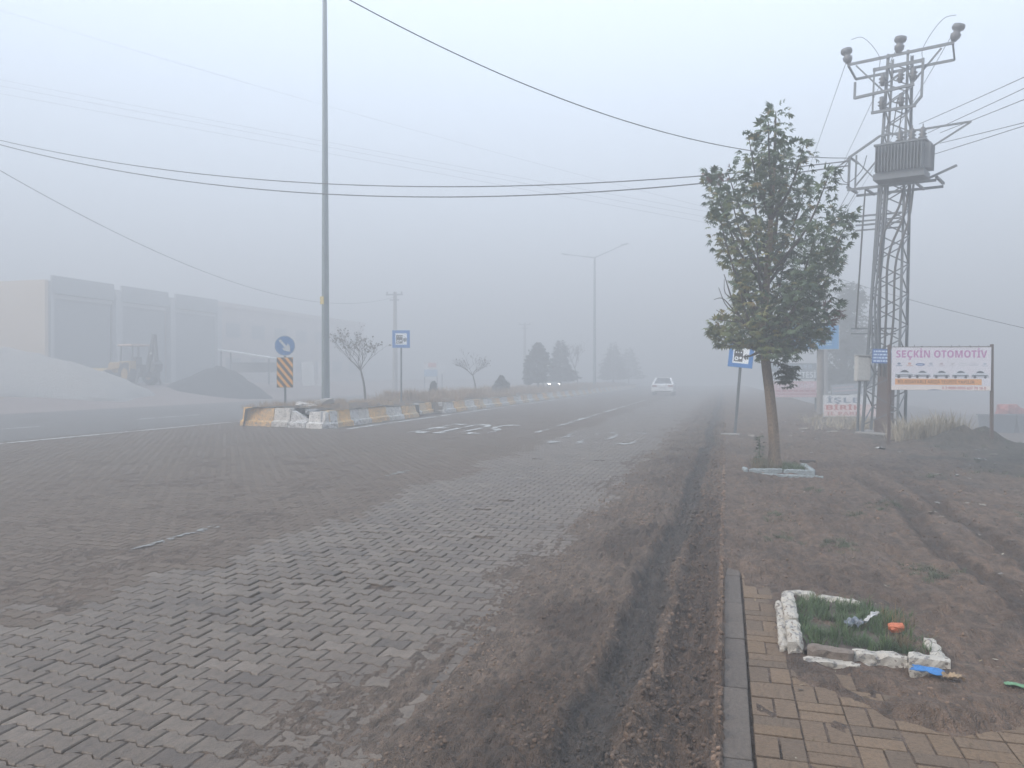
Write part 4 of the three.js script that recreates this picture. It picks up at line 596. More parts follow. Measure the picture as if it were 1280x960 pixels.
board('pink_sign', 'pale pink board with faint lettering below the estate board', 966, 1023, 476, 497, 35, 0, (c, w, h) => { c.fillStyle = '#d2b3b6'; c.fillRect(0, 0, w, h); fitText(c, 'LASTİK TAMİR', w * 0.08, h * 0.4, h * 0.26, w * 0.84, '#ded0d6'); c.fillStyle = '#b97f86'; for (let k = 0; k < 7; k++) c.fillRect(w * (0.06 + k * 0.13), h * 0.55, w * 0.1, h * 0.1); c.fillStyle = '#b4777e'; c.fillRect(0, h * 0.78, w, h * 0.05); }, [[-0.46, 0.04], [0.46, 0.04]]);
board('yard_sign', 'white board with grey and red lettering standing low beside the tower', 1030, 1094, 494, 521, 28, -0.12, (c, w, h) => { c.fillStyle = '#dcdcdd'; c.fillRect(0, 0, w, h); fitText(c, 'İŞLE', w * 0.05, h * 0.34, h * 0.25, w * 0.66, '#7f8b99'); c.fillStyle = '#e4cfcb'; c.fillRect(0, h * 0.42, w, h * 0.58); fitText(c, 'BİRİK', w * 0.02, h * 0.68, h * 0.22, w * 0.7, '#bf6d68'); fitText(c, 'IL PARK', w * 0.05, h * 0.95, h * 0.18, w * 0.66, '#c08480'); }, [[-0.46, 0.03], [0.44, 0.03]]);
board('tilted_sign', 'tilted pale board behind the low red lettered one', 1040, 1080, 480, 493, 30.5, 0.1, (c, w, h) => { c.fillStyle = '#a9adb1'; c.fillRect(0, 0, w, h); c.fillStyle = '#c3b6b8'; c.fillRect(w * 0.06, h * 0.55, w * 0.8, h * 0.14); c.fillRect(w * 0.06, h * 0.2, w * 0.7, h * 0.14); }, [[-0.4, 0.03], [0.42, 0.03]], { frame: M.grey }).rotation.z = 0.06;
board('notice_board', 'red and white notice panel over a blue one, across the road', 530, 547, 452, 471, 74, 0, (c, w, h) => { c.fillStyle = '#e3dedd'; c.fillRect(0, 0, w, h); c.fillStyle = '#cf8e86'; c.fillRect(w * 0.3, h * 0.06, w * 0.6, h * 0.3); c.fillStyle = '#8fb2d2'; c.fillRect(0, h * 0.52, w, h * 0.48); }, [[-0.46, 0.05], [0.46, 0.05]]);
board('notice_board', 'small plain white notice panel beside the red and blue one', 548, 557, 455, 467, 75, 0, (c, w, h) => { c.fillStyle = '#e6e6e6'; c.fillRect(0, 0, w, h); c.fillStyle = '#c7cbd0'; for (let k = 0; k < 4; k++) c.fillRect(w * 0.15, h * (0.2 + k * 0.17), w * 0.7, h * 0.06); }, [[0, 0.05]]);
// bins below the verge
for (const [px, l] of [[1246, 'dark low metal bin below the verge, nearer the billboard post'], [1280, 'dark low metal bin below the verge, under the red cover']]) { const q = P(px, 543, 38), t = thing('metal_bin', l, 'bin', [q.x, -1.28, q.z], 0.3, 'bins below the verge'); mesh('bin_body', extrude([[-0.55, 0.1], [0.55, 0.1], [0.68, 0.95], [-0.68, 0.95]], 0.9, 0.02).translate(0, 0, -0.45), mat(0.10, 0.11, 0.125, 0.7), t); mesh('rim', [box(1.46, 0.06, 0.06, 0, 0.96, 0.47), box(1.46, 0.06, 0.06, 0, 0.96, -0.47), box(0.06, 0.06, 1, -0.7, 0.96, 0), box(0.06, 0.06, 1, 0.7, 0.96, 0)], mat(0.14, 0.15, 0.17, 0.7), t); for (const [a, b] of [[-0.45, 0.35], [0.45, 0.35], [-0.45, -0.35], [0.45, -0.35]]) mesh('wheel', new THREE.CylinderGeometry(0.09, 0.09, 0.06, 12).rotateZ(Math.PI / 2).translate(a, 0.09, b), M.rubber, t); }
{ const q = P(1262, 520, 40); lump(9, 0.75, 0.75, 0.6, mat(0.42, 0.12, 0.1, 0.8), 'red_cover', 'dull red crumpled cover heaped behind the bins', 'tarpaulin', [q.x, -0.35, q.z], [0, 0.5, 0]); }
// ---------------------------------------------------------------- cars
function sedan(name, label, p, turn, paintMat, lit) {                     // faces -z before turning
  const t = thing(name, label, 'car', p, turn), W = 1.76;
  const side = [[-2.22, 0.36], [-2.26, 0.62], [-2.18, 0.74], [-1.2, 0.9], [1.35, 0.96], [2.1, 0.98], [2.22, 0.86], [2.25, 0.5], [2.2, 0.3], [-2.1, 0.26]];
  mesh('body', extrude(side.map(([z, y]) => [-z, y]), W - 0.16, 0.08).translate(0, 0, -(W - 0.16) / 2).rotateY(Math.PI / 2), paintMat, t);
  const prism = (b, tp, y0, y1) => { const v = [[-b[0], y0, b[1]], [b[0], y0, b[1]], [b[0], y0, b[2]], [-b[0], y0, b[2]], [-tp[0], y1, tp[1]], [tp[0], y1, tp[1]], [tp[0], y1, tp[2]], [-tp[0], y1, tp[2]]]; const q = [[0, 1, 5, 4], [1, 2, 6, 5], [2, 3, 7, 6], [3, 0, 4, 7], [4, 5, 6, 7]], pos = []; for (const [a, c, d, e] of q) for (const k of [a, c, d, a, d, e]) pos.push(...v[k]); const g = new THREE.BufferGeometry(); g.setAttribute('position', new THREE.Float32BufferAttribute(pos, 3)); g.computeVertexNormals(); return g; };
  const lerpR = (k) => [lerp(0.80, 0.58, k), lerp(-1.25, -0.42, k), lerp(1.72, 0.98, k)];
  mesh('cabin', prism(lerpR(0), lerpR(1), 0.9, 1.43), M.glass, t);
  mesh('roof', box(1.2, 0.05, 1.5, 0, 1.435, 0.28, 0.02), paintMat, t);
  for (const s of [-1, 1]) { mesh('pillar', [beam(V(s * 0.79, 0.92, -1.2), V(s * 0.585, 1.43, -0.42), 0.07, 0.07), beam(V(s * 0.79, 0.92, 1.62), V(s * 0.585, 1.43, 0.96), 0.14, 0.1), beam(V(s * 0.81, 0.92, 0.25), V(s * 0.60, 1.43, 0.25), 0.06, 0.09), beam(V(s * 0.585, 1.42, -0.44), V(s * 0.585, 1.42, 1.0), 0.05, 0.06)], paintMat, t); mesh('mirror', box(0.18, 0.12, 0.09, s * 0.95, 0.98, -0.8, 0.03), paintMat, t); }
  for (const s of [-1, 1]) for (const z of [-1.38, 1.38]) { const w = mesh('wheel', new THREE.CylinderGeometry(0.315, 0.315, 0.2, 22).rotateZ(Math.PI / 2), M.rubber, t); w.position.set(s * 0.78, 0.315, z); mesh('rim', new THREE.CylinderGeometry(0.2, 0.2, 0.21, 14).rotateZ(Math.PI / 2), M.grey, w); }
  for (const s of [-1, 1]) { mesh('tail_light', box(0.38, 0.15, 0.05, s * 0.62, 0.80, 2.235, 0.02), mat(0.28, 0.04, 0.04, 0.3), t); }
  mesh('rear_bumper', box(1.72, 0.24, 0.14, 0, 0.44, 2.24, 0.05), paintMat, t); mesh('bumper_insert', box(1.3, 0.09, 0.03, 0, 0.36, 2.315, 0.01), M.black, t);
  mesh('number_plate', box(0.5, 0.11, 0.02, 0, 0.66, 2.262), M.white, t); mesh('front_bumper', box(1.7, 0.26, 0.14, 0, 0.42, -2.22, 0.05), paintMat, t); mesh('grille', box(0.8, 0.14, 0.03, 0, 0.62, -2.275, 0.01), M.black, t);
  for (const s of [-1, 1]) {
    const h = mesh('headlight', box(0.34, 0.13, 0.06, s * 0.62, 0.68, -2.235, 0.02), lit ? new THREE.MeshStandardMaterial({ color: 0xffffff, emissive: rgb(1, 0.96, 0.88), emissiveIntensity: 5 }) : M.white, t);
    if (lit) { const l = new THREE.SpotLight(new THREE.Color(1, 0.95, 0.85), 6, 0, 0.5, 0.8); l.name = 'headlight_beam'; l.position.set(s * 0.62, 0.68, -2.33); l.target.position.set(s * 0.62, 0.3, -20); l.castShadow = true; l.shadow.radius = 4; t.add(l, l.target); }
  }
  return t;
}
sedan('car', 'white sedan driving away along the lane into the fog', [-5.0, 0, -65.5], 0.02, new THREE.MeshPhysicalMaterial({ color: rgb(0.78, 0.79, 0.8), roughness: 0.35, clearcoat: 0.6 }));
sedan('car', 'dark oncoming car with lit headlights beyond the median conifers', [-18.9, 0.01, -88.5], Math.PI, new THREE.MeshPhysicalMaterial({ color: rgb(0.05, 0.05, 0.055), roughness: 0.35, clearcoat: 0.6 }), true);
// ---------------------------------------------------------------- across the road: workshops, heaps, digger
{
  const X = -50, z0 = -47.6, y0 = 0.9, t = thing('workshop_building', 'row of three dark workshop bays with a cream end wall', 'building', [X, y0, z0]);   // local: -z runs along the row, -x into the block
  const Hh = 8.2, bays = [[0.2, 6.4], [7.3, 13.0], [14.0, 20.2]], dark = mat(0.27, 0.28, 0.285, 0.7), cream = M.cream, pil = mat(0.52, 0.52, 0.52, 0.9);
  mesh('end_wall', box(22, 8.1, 0.3, -11.0, 4.0, 0.15), cream, t); mesh('roof', box(21.6, 0.3, 20.4, -11.0, 7.9, -10.3), M.grey, t); mesh('back_wall', box(0.3, 8, 20.4, -21.8, 3.9, -10.3), cream, t); mesh('far_end_wall', box(21.6, 8, 0.3, -11, 3.9, -20.6), cream, t);
  for (const z of [0.05, 6.85, 13.5, 20.4]) mesh('pilaster', box(0.5, 7.9, z < 1 ? 0.3 : 0.7, -0.1, 3.95, -z - 0.2), pil, t);
  for (const [a, b] of bays) {
    const w = b - a, c = -(a + b) / 2; const sh = mesh('shutter', box(0.12, 6.7, w, -0.3, 3.35, c), dark, t); for (let k = 0; k < 17; k++) mesh('slat', box(0.05, 0.36, w - 0.1, -0.225, 0.25 + k * 0.385, c), dark, sh);
    mesh('sign_panel', box(0.2, 1.35, w, 0.12, 7.75, c), mat(0.3, 0.32, 0.33, 0.7), t); mesh('lintel', box(0.34, 0.3, w, -0.2, 6.86, c), pil, t);
  }
}
{
  const t = thing('long_building', 'pale fog-faded building beyond the workshop row', 'building', [-51, 0.9, -69.2]), wall = mat(0.66, 0.55, 0.5, 0.9);
  mesh('wall', box(14, 8.2, 34, -7, 4.1, -17), wall, t); mesh('parapet', box(0.3, 0.5, 34, 0.1, 8.2, -17), wall, t);
  for (let k = 0; k < 7; k++) for (const y of [1.9, 5.6]) { const w = mesh('window', box(0.1, 1.5, 2.4, 0.02, y, -2.8 - k * 4.6), M.grey, t); mesh('pane', box(0.02, 1.3, 2.2, 0.055, y, -2.8 - k * 4.6), M.glass, w); }
}
function heap(name, label, p, rx, rz, h, seed, material, rough) {
  const n = 60, m = 22, pos = [], idx = []; for (let j = 0; j <= m; j++) for (let i = 0; i <= n; i++) { const a = i / n * 2 * Math.PI, q = j / m, lob = 1 + 0.14 * n2(Math.cos(a) * 1.2 + seed, Math.sin(a) * 1.2), y = h * (Math.pow(1 - q, 0.92) - 0.06 * Math.exp(-q * q * 40)) + rough * fbm(Math.cos(a) * q * rx * 0.7 + seed, Math.sin(a) * q * rz * 0.7, 4) * (1 - q * 0.6); const hx = Math.cos(a) * rx * q * lob; pos.push(hx, y + q * q * (yardH(p[0] + hx) - p[1]) - 0.12 * (j === m) - 0.06 * q, Math.sin(a) * rz * q * lob); if (i && j) { const k = j * (n + 1) + i; idx.push(k - n - 2, k - n - 1, k - 1, k - 1, k - n - 1, k); } }
  const g = new THREE.BufferGeometry(); g.setAttribute('position', new THREE.Float32BufferAttribute(pos, 3)); g.setIndex(idx); g.computeVertexNormals(); if (g.attributes.normal.getY(80) < 0) { g.setIndex(idx.map((_, k) => idx[k - (k % 3) + [0, 2, 1][k % 3]])); g.computeVertexNormals(); } const o = mesh(name, g, material); o.position.set(...p); return tag(o, label, 'heap');
}
heap('gravel_heap', 'pale grey heap of gravel in front of the cream end wall', [-41.6, 0.75, -36.4], 8.4, 7.2, 2.75, 5, mat(0.85, 0.8, 0.74, 0.95, { map: rep(SPECK, 0.4), bumpMap: rep(SOIL, 0.5), bumpScale: 0.3 }), 0.3);
heap('dark_heap', 'dark heap of asphalt or soil beside the yellow digger', [-35.2, 0.55, -47.8], 4.1, 3.0, 1.95, 15, mat(0.085, 0.085, 0.09, 0.95, { map: T.soil, bumpMap: T.soilBump, bumpScale: 0.1 }), 0.25);
{ // backhoe loader, bucket towards -x
  const q = P(168, 480, 54.5), t = thing('backhoe_loader', 'yellow backhoe loader with raised rear boom parked by the workshop', 'digger', [q.x, 0.95, q.z], -0.27), dk = M.darkSteel, ye = M.yellow;
  const wheel = (x, r, w, z) => { const o = mesh('wheel', lathe([[r * 0.55, -w / 2], [r * 0.92, -w / 2], [r, -w * 0.36], [r, w * 0.36], [r * 0.92, w / 2], [r * 0.55, w / 2]], 26).rotateX(Math.PI / 2), M.rubber, t); o.position.set(x, r, z); mesh('rim', new THREE.CylinderGeometry(r * 0.56, r * 0.56, w * 0.8, 18).rotateX(Math.PI / 2), ye, o); };
  for (const z of [-0.9, 0.9]) { wheel(-1.75, 0.55, 0.34, z); wheel(0.55, 0.78, 0.46, z); }
  mesh('chassis', [box(4.2, 0.35, 0.9, -0.4, 0.75, 0, 0.04), box(1.0, 0.5, 1.5, 0.5, 0.85, 0, 0.05)], dk, t); mesh('hood', [box(1.7, 0.75, 0.95, -1.45, 1.25, 0, 0.08), box(0.1, 0.6, 0.9, -2.32, 1.2, 0)], ye, t);
  const cab = mesh('cab', [...[[-0.55, -0.7], [-0.55, 0.7], [0.85, -0.7], [0.85, 0.7]].map(([x, z]) => beam(V(x, 1.1, z), V(x * 0.92, 2.75, z * 0.92), 0.09)), box(1.6, 0.5, 1.45, 0.15, 1.2, 0, 0.04), box(0.5, 0.6, 0.5, 0.3, 1.7, 0, 0.06)], dk, t); mesh('cab_roof', box(1.75, 0.14, 1.6, 0.12, 2.8, 0, 0.05), mat(0.6, 0.42, 0.34, 0.6), cab); mesh('cab_side', box(0.75, 0.32, 0.06, 0.35, 1.52, 0.74), ye, cab); mesh('fender', [box(1.2, 0.1, 0.5, 0.55, 1.62, 0.9, 0.03), box(0.1, 0.8, 0.5, 1.18, 1.3, 0.9, 0.03)], ye, cab);
  for (const z of [-0.55, 0.55]) mesh('loader_arm', [beam(V(-0.6, 1.35, z), V(-2.2, 1.15, z), 0.2, 0.1), beam(V(-2.2, 1.15, z), V(-2.95, 0.55, z), 0.2, 0.1)], ye, t);
  mesh('front_bucket', extrude([[0, 0], [-0.85, 0.02], [-0.9, 0.1], [-0.25, 0.25], [-0.2, 0.75], [-0.5, 1.05], [-0.42, 1.1], [0.05, 0.85], [0.1, 0.3]], 2.2, 0.02).translate(-2.85, 0.12, -1.1), mat(0.55, 0.36, 0.1, 0.7), t);
  const b = mesh('boom', [beam(V(1.55, 0.9, 0), V(2.3, 3.5, 0), 0.28, 0.2), beam(V(2.3, 3.5, 0), V(2.55, 1.7, 0), 0.22, 0.18), beam(V(1.6, 1.4, 0.12), V(2.1, 2.9, 0.12), 0.09)], dk, t); mesh('rear_bucket', extrude([[0, 0], [0.5, 0.1], [0.6, 0.55], [0.25, 0.8], [0.1, 0.6], [0.1, 0.2]], 0.6, 0.02).translate(2.2, 0.9, -0.3), dk, b); mesh('boom_label', box(0.5, 0.09, 0.02, 1.93, 2.2, 0.115).rotateZ(0), M.white, b);
  for (const z of [-0.95, 0.95]) mesh('stabiliser', [beam(V(1.5, 1.2, z * 0.6), V(1.6, 0.1, z), 0.14), box(0.4, 0.06, 0.35, 1.6, 0.05, z)], dk, t); mesh('exhaust', bar(V(-1.1, 1.6, 0.3), V(-1.1, 2.3, 0.3), 0.04), dk, t); mesh('headlights', [box(0.1, 0.14, 0.18, -2.38, 1.35, 0.3), box(0.1, 0.14, 0.18, -2.38, 1.35, -0.3)], M.white, t);
}
{ // pale sloping canopy and leaning panels in the yard
  const q = P(312, 455, 62), t = thing('yard_canopy', 'low pale sloping sheet roof on posts behind the dark heap', 'shed', [q.x, 0.95, q.z], 0.25);
  for (const [x, z, h] of [[-1.9, -1, 2.6], [1.9, -1, 2.0], [-1.9, 1, 2.6], [1.9, 1, 2.0]]) mesh('post', box(0.1, h, 0.1, x, h / 2, z), M.steel, t); const s = mesh('roof_sheet', box(4.4, 0.1, 2.6, 0, 0, 0), M.white, t); s.position.y = 2.38; s.rotation.z = -0.155; mesh('side_sheet', box(3.6, 0.8, 0.05, 0, 1.35, -1.05), M.grey, t);
  for (const [px, l, k] of [[386, 'tall pale sheet leaning in the yard, nearer the keep-right sign', 0.08], [404, 'tall pale sheet leaning in the yard, nearer the lamp post', -0.05]]) { const u = P(px, 470, 60), o = thing('leaning_panel', l, 'panel', [u.x, 0.85, u.z], 0.3, 'pale sheets in the yard'); const m = mesh('sheet', box(0.95, 1.9, 0.05, 0, 0.95, 0), M.white, o); m.rotation.set(-0.12, 0, k); mesh('prop', beam(V(0, 0, -0.7), V(0, 1.5, -0.2), 0.06), M.steel, o); }
}
// ---------------------------------------------------------------- tree pits, weeds, litter
const limeWash = new THREE.MeshStandardMaterial({ map: paintedTex([0.47, 0.43, 0.375], 141, 0.30), roughness: 0.9, bumpMap: T.grain4, bumpScale: 0.008 }), oldStone = mat(0.2, 0.16, 0.13, 0.95, { bumpMap: T.grain4, bumpScale: 0.008 });
function stone(parent, a, b, w, h, y, material, seed) {                    // a worn kerb stone between two points
  const L = Math.hypot(b[0] - a[0], b[1] - a[1]), g = mergeVertices(new THREE.BoxGeometry(L, h, w, Math.max(4, Math.round(L / 0.025)), 6, 4).deleteAttribute('normal').deleteAttribute('uv')), p = g.attributes.position; for (let i = 0; i < p.count; i++) { const x = p.getX(i), yy = p.getY(i), z = p.getZ(i), k = 0.004 * n3(x * 14 + seed, yy * 14, z * 14) + 0.0035 * n3(x * 40, yy * 40 + seed, z * 40), rim = ss(L / 2 - 0.03, L / 2, Math.abs(x)) + ss(w / 2 - 0.02, w / 2, Math.abs(z)), bite = 0.02 * ss(0.25, 0.75, n3(x * 7, seed * 3.3, z * 7)) * (0.3 + rim); p.setXYZ(i, x * (1 - 0.02 * rim) + k, yy + (yy > 0 ? k * 1.4 - bite * clamp(yy / h * 2, 0, 1) - 0.008 * rim : 0), z * (1 - 0.06 * (yy > 0 ? rim : 0)) + k * 1.3); }
  const f = g.toNonIndexed(); f.computeVertexNormals(); f.setAttribute('uv', new THREE.BufferAttribute(new Float32Array(f.attributes.position.count * 2), 2)); const o = mesh('kerb_stone', f, material, parent); o.position.set((a[0] + b[0]) / 2, y, (a[1] + b[1]) / 2); o.rotation.set(rr(-0.02, 0.02), Math.atan2(-(b[1] - a[1]), b[0] - a[0]), rr(-0.025, 0.025), 'YXZ'); return o;
}
{
  const t = thing('tree_pit', 'square planting pit framed by whitewashed broken kerb stones, filled with grass', 'tree pit', [0, 0, 0]);
  const y = 0.068;
  stone(t, [0.40, -5.55], [0.385, -4.95], 0.085, 0.16, y, limeWash, 1); stone(t, [0.385, -4.94], [0.375, -4.50], 0.085, 0.16, y - 0.005, limeWash, 2);
  stone(t, [0.345, -5.45], [0.315, -4.55], 0.05, 0.12, y - 0.03, limeWash, 3); stone(t, [0.40, -5.56], [0.585, -5.55], 0.08, 0.15, y, limeWash, 4); stone(t, [0.595, -5.55], [0.85, -5.48], 0.075, 0.13, y - 0.005, limeWash, 5);
  stone(t, [0.43, -4.50], [0.66, -4.46], 0.085, 0.15, y - 0.01, oldStone, 6); stone(t, [0.655, -4.49], [0.925, -4.48], 0.08, 0.14, y - 0.008, limeWash, 7); stone(t, [0.40, -4.43], [0.74, -4.415], 0.06, 0.09, y - 0.03, limeWash, 8);
  stone(t, [0.92, -4.44], [1.11, -4.42], 0.10, 0.17, y, limeWash, 9); stone(t, [1.08, -4.45], [1.10, -4.80], 0.07, 0.14, y - 0.005, limeWash, 10); stone(t, [0.89, -4.47], [0.94, -4.46], 0.06, 0.09, y - 0.01, limeWash, 12);
  const soil = mesh('pit_soil', sheetGeo(span(0.40, 1.14, 26), span(-5.54, -4.51, 30), (x, z) => 0.095 + 0.02 * fbm(x * 5, z * 5, 3) - 0.07 * ss(0.95, 1.2, x)).rotateX(0), mat(0.09, 0.066, 0.052, 0.95, { map: T.soil }), t, true);
  const spots = []; for (let i = 0; i < 520; i++) { const x = rr(0.44, 1.13), z = rr(-5.46, -4.56); if (bump1(x, 0.56, 0.09) * bump1(z, -4.95, 0.13) > 0.4 || fbm(x * 4 + 2, z * 4, 3) < -0.22) continue; if (x > 0.98 && R() < 0.75) continue; spots.push([x, 0.085 - 0.05 * ss(0.95, 1.2, x), z, rr(0.6, 1.15), rr(0.7, 1.2)]); }
  scatter('grass', null, tuftGeo(12, 16, 0.095, 0.03, 0.0024, 1.0), spots, (x, z) => fbm(x * 3, z * 3, 2) > 0.12 + 0.5 * ss(1.0, 0.8, x) ? [0.14, 0.105, 0.05] : mix3([0.045, 0.095, 0.03], [0.09, 0.13, 0.045], R()), t);
  const dryS = []; for (let i = 0; i < 14; i++) dryS.push([0.98 + rr(-0.07, 0.07), 0.07, -5.15 + rr(-0.12, 0.1), rr(0.8, 1.3), rr(1, 1.5)]); scatter('dry_stalks', null, tuftGeo(14, 5, 0.1, 0.03, 0.0016, 0.7), dryS, () => [0.3, 0.2, 0.1], t);
}
function scrap(name, label, category, p, turn, w, d, material, seed, crumple, thick = 0.003, group) {   // a crumpled sheet with thickness
  const g = new THREE.BoxGeometry(w, thick, d, 10, 1, 8), a = g.attributes.position; for (let i = 0; i < a.count; i++) { const x = a.getX(i), z = a.getZ(i); a.setXYZ(i, x * (1 + 0.15 * n2(z * 30, seed)), a.getY(i) + crumple * (0.5 + 0.5 * n2(x / w * 1.6 + seed, z / d * 1.4)) + crumple * 0.25 * n2(x / w * 5, z / d * 5 + seed), z * (1 + 0.15 * n2(x * 30, seed + 3))); } g.computeVertexNormals(); const o = mesh(name, g, material); o.position.set(...p); o.rotation.y = turn; return tag(o, label, category, group);
}
const foil = mat(0.5, 0.52, 0.55, 0.35);
scrap('blue_plastic', 'bright blue piece of plastic lying at the corner of the pit', 'litter', [0.98, 0.115, -4.30], -0.35, 0.14, 0.075, mat(0.02, 0.16, 0.42, 0.5), 3, 0.012);
scrap('brown_paper', 'crumpled pale brown paper beside the blue plastic', 'litter', [1.08, 0.105, -4.24], 0.3, 0.085, 0.05, mat(0.34, 0.24, 0.15, 0.9), 5, 0.03);
scrap('green_strip', 'flat green strip of packaging on the dirt beyond the pit', 'litter', [1.40, 0.10, -4.24], -0.3, 0.17, 0.05, mat(0.12, 0.25, 0.13, 0.6), 7, 0.01);
lump(21, 0.05, 0.032, 0.035, mat(0.5, 0.13, 0.05, 0.6), 'orange_wrapper', 'crumpled orange wrapper lying in the pit grass', 'litter', [0.955, 0.135, -4.92], [0.2, 0.3, 0.1]);
{ const t = thing('foil_wrapper', 'torn silver and white wrapper standing in the pit grass', 'litter', [0.76, 0.13, -4.95], 0.2); const crump = (w, d, k) => { const g = new THREE.BoxGeometry(w, 0.002, d, 12, 1, 8), q = g.attributes.position; for (let i = 0; i < q.count; i++) { const x = q.getX(i), z = q.getZ(i); q.setXYZ(i, x + 0.004 * n2(z * 60, k), q.getY(i) + 0.02 * n2(x * 22 + k, z * 26) + 0.006 * n2(x * 70, z * 70 + k), z + 0.006 * n2(x * 50, k + 2)); } g.computeVertexNormals(); return g; };
  const a = mesh('foil', crump(0.1, 0.055, 3), mat(0.16, 0.18, 0.21, 0.35), t); a.position.set(-0.03, 0.015, 0); a.rotation.set(0.4, 0, 0.1); const b = mesh('flap', crump(0.12, 0.032, 8), mat(0.5, 0.5, 0.5, 0.5), t); b.position.set(0.06, 0.04, 0); b.rotation.set(0.3, 0.2, 0.55); }
{ // pit round the leafy tree
  const t = thing('tree_pit', 'shallow pit edged with thin bluish white kerb stones at the leafy tree', 'tree pit'), pale = mat(0.3, 0.335, 0.345, 0.9, { bumpMap: T.grain4, bumpScale: 0.006 });
  const y = 0.12; stone(t, [0.34, -12.62], [0.84, -12.6], 0.07, 0.09, y, pale, 21); stone(t, [0.85, -12.6], [1.3, -12.58], 0.10, 0.09, y, pale, 22); stone(t, [1.28, -12.66], [1.2, -13.4], 0.08, 0.09, y + 0.01, pale, 23); stone(t, [0.3, -12.6], [0.27, -12.85], 0.06, 0.08, y, pale, 24); stone(t, [0.5, -12.4], [1.4, -12.28], 0.06, 0.05, y - 0.03, pale, 25);
  const spots = []; for (let i = 0; i < 170; i++) { const x = rr(0.42, 1.2), z = rr(-13.6, -12.7); spots.push([x, 0.1, z, rr(0.7, 1.4), x < 0.75 ? rr(0.8, 1.8) : rr(0.5, 0.9)]); } scatter('weeds', null, tuftGeo(17, 12, 0.13, 0.05, 0.004, 0.9), spots, (x) => x > 0.85 ? [0.075, 0.115, 0.04] : mix3([0.22, 0.155, 0.085], [0.1, 0.11, 0.045], R()), t);
  const weed = thing('leafy_weed', 'upright leafy weed growing against the trunk of the leafy tree', 'plant', [0.50, 0.09, -13.0]), list = { p: [], c: [] }, r = rng(33); mesh('stem', [bar(V(0, 0, 0), V(0.02, 0.55, 0), 0.008, 0.005, 5), bar(V(0.05, 0, 0.03), V(0, 0.4, 0.03), 0.007, 0.004, 5)], mat(0.1, 0.12, 0.05), weed); for (let i = 0; i < 60; i++) leafGeo(list, V(rr(-0.05, 0.07), 0.08 + 0.47 * r(), rr(-0.05, 0.05)), V(r() - 0.5, 0.3, r() - 0.5), UPV, 0.05 + 0.03 * r(), mix3([0.04, 0.07, 0.035], [0.07, 0.1, 0.045], r()), 3); mesh('leaves', fromList(list), M.leaf, weed, true);
  const st = mesh('wood_piece', box(0.26, 0.05, 0.06, 0, 0, 0, 0.01), M.darkBark); st.position.set(1.35, H(1.35, -14.2) + 0.02, -14.2); st.rotation.y = 0.1; tag(st, 'short dark piece of wood on the dirt behind the leafy tree pit', 'wood');
}
{ // weeds and dry grass on the verge
  const green = [], dry = []; const clumps = [[1.35, -9.1], [1.9, -9.9], [0.55, -8.6], [0.95, -7.3], [1.55, -6.6], [0.5, -7.6], [1.1, -10.8], [2.5, -6.1], [1.42, -6.45], [1.75, -9.7], [0.95, -7.45], [3.2, -9.5], [3.0, -13.0]];
  for (const [x, z] of clumps) for (let i = 0; i < 16; i++) { const a = x + (R() + R() - 1) * 0.2, b = z + (R() + R() - 1) * 0.28; green.push([a, H(a, b) - 0.005, b, rr(0.4, 0.9), rr(0.4, 0.8)]); }
  for (let i = 0; i < 900; i++) { const x = rr(2.6, 9), z = rr(-34, -9.5); if (fbm(x * 0.7, z * 0.5, 3) < 0.02 + 0.5 * ss(4.5, 2.6, x)) continue; green.push([x, H(x, z) - 0.005, z, rr(0.5, 1.3), rr(0.4, 1)]); }
  for (let i = 0; i < 240; i++) { const x = 3.9 + (R() + R() - 1) * 0.75, z = -20.0 + (R() + R() - 1) * 0.8; dry.push([x + 0.6, H(x + 0.6, z) - 0.02, z, rr(1.0, 1.6), rr(0.8, 1.5)]); }
  for (let i = 0; i < 80; i++) { const x = rr(2.4, 5), z = rr(-30, -22.8); dry.push([x, H(x, z) - 0.02, z, rr(0.7, 1.2), rr(0.6, 1.1)]); }
  scatter('weeds', 'low green weeds scattered over the dirt verge', tuftGeo(23, 14, 0.085, 0.05, 0.004, 1.2), green, () => mix3([0.05, 0.07, 0.03], [0.085, 0.095, 0.045], R()));
  scatter('dry_grass', 'straw coloured dry grass at the foot of the tower and billboard', tuftGeo(29, 20, 0.3, 0.14, 0.005, 1.0), dry, () => mix3([0.34, 0.27, 0.17], [0.46, 0.41, 0.32], R()));
}
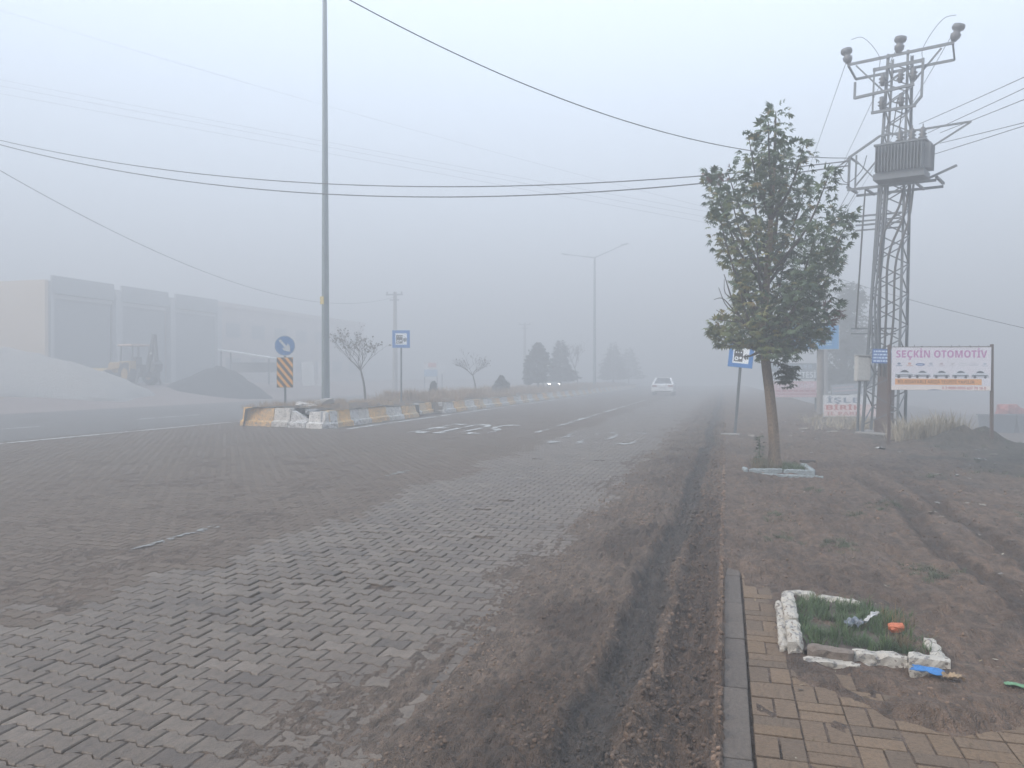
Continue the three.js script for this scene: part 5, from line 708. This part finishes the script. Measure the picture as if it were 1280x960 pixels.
{ // litter on the verge: each scrap a thing
  const tones = [mat(0.42, 0.41, 0.39, 0.8), mat(0.3, 0.26, 0.21, 0.9), mat(0.22, 0.2, 0.18, 0.9)], g = new THREE.BoxGeometry(1, 0.02, 0.6, 5, 1, 4), a = g.attributes.position; for (let i = 0; i < a.count; i++) a.setY(i, a.getY(i) + 0.14 * n2(a.getX(i) * 2, a.getZ(i) * 2.4)); g.computeVertexNormals();
  const place = (x, z, s, m) => { const o = mesh('litter_scrap', g.clone(), m); o.position.set(x, H(x, z) + s * 0.08, z); o.rotation.set(rr(-0.2, 0.2), R() * 6, rr(-0.2, 0.2)); o.scale.setScalar(s); tag(o, 'small pale scrap of litter lying on the dirt verge', 'litter', 'litter scraps on the verge'); };
  for (const [x, z, s] of [[2.1, -23.5, 0.42], [2.7, -22.2, 0.38], [1.55, -20.4, 0.14], [3.1, -17.6, 0.3], [3.4, -17.2, 0.2], [4.4, -15.6, 0.24], [3.15, -13.2, 0.14], [3.35, -13.0, 0.12], [4.3, -12.2, 0.26], [2.75, -10.3, 0.1], [2.9, -10.2, 0.1], [1.35, -5.4, 0.05], [2.0, -6.6, 0.05], [2.35, -8.4, 0.09], [0.6, -20.5, 0.34], [0.35, -19.6, 0.26], [0.9, -21.5, 0.2], [4.9, -16.6, 0.16], [5.2, -14.4, 0.2]]) place(x, z, s * 0.72, tones[Math.floor(R() * 3)]);
  for (let k = 0; k < 60; k++) { const z = -8 - 20 * R(), x = rr(1.4, 6.2); place(x, z, rr(0.025, 0.085), tones[Math.floor(R() * 3)]); }
  const slab = mesh('concrete_slab', box(0.46, 0.06, 0.3, 0, 0, 0, 0.015), M.concrete); slab.position.set(0.1, H(0.1, -20.7) + 0.02, -20.7); tag(slab, 'pale flat slab at the foot of the leaning camera sign', 'slab');
}
{ // fallen leaves and bits of straw on the verge
  const g = new THREE.BufferGeometry(); g.setAttribute('position', new THREE.Float32BufferAttribute([-1, 0, 0, 0, 0.12, 0.45, 0.1, 0.05, -0.4, 0, 0.12, 0.45, 1, 0.25, 0.05, 0.1, 0.05, -0.4], 3)); g.computeVertexNormals();
  const N = 2200, im = new THREE.InstancedMesh(g, new THREE.MeshStandardMaterial({ roughness: 0.9, side: THREE.DoubleSide }), N), o = new THREE.Object3D(), r = rng(404); let k = 0;
  for (let i = 0; i < N * 6 && k < N; i++) { const z = -3.2 * Math.pow(8, r()), x = 0.15 + r() * 5.5; if (n2(x * 0.9 + 20, z * 0.8) < 0.1 && r() < 0.8) continue; const s = 0.008 + 0.02 * r() * r(); o.position.set(x, H(x, z) + 0.004, z); o.rotation.set((r() - 0.5) * 0.7, r() * 6.28, (r() - 0.5) * 0.7); o.scale.set(s, s, s * (r() < 0.4 ? 0.25 : 1)); o.updateMatrix(); im.setMatrixAt(k, o.matrix); const c = [[0.05, 0.038, 0.028], [0.1, 0.07, 0.04], [0.24, 0.18, 0.11], [0.045, 0.05, 0.03], [0.32, 0.28, 0.22]][Math.floor(r() * 5)]; im.setColorAt(k++, rgb(...c)); }
  im.count = k; im.name = 'leaf_litter'; im.userData = { kind: 'stuff', label: 'fallen leaves and straw bits strewn over the dirt verge' }; im.castShadow = im.receiveShadow = true; scene.add(im);
}
renderer.render(scene, camera);
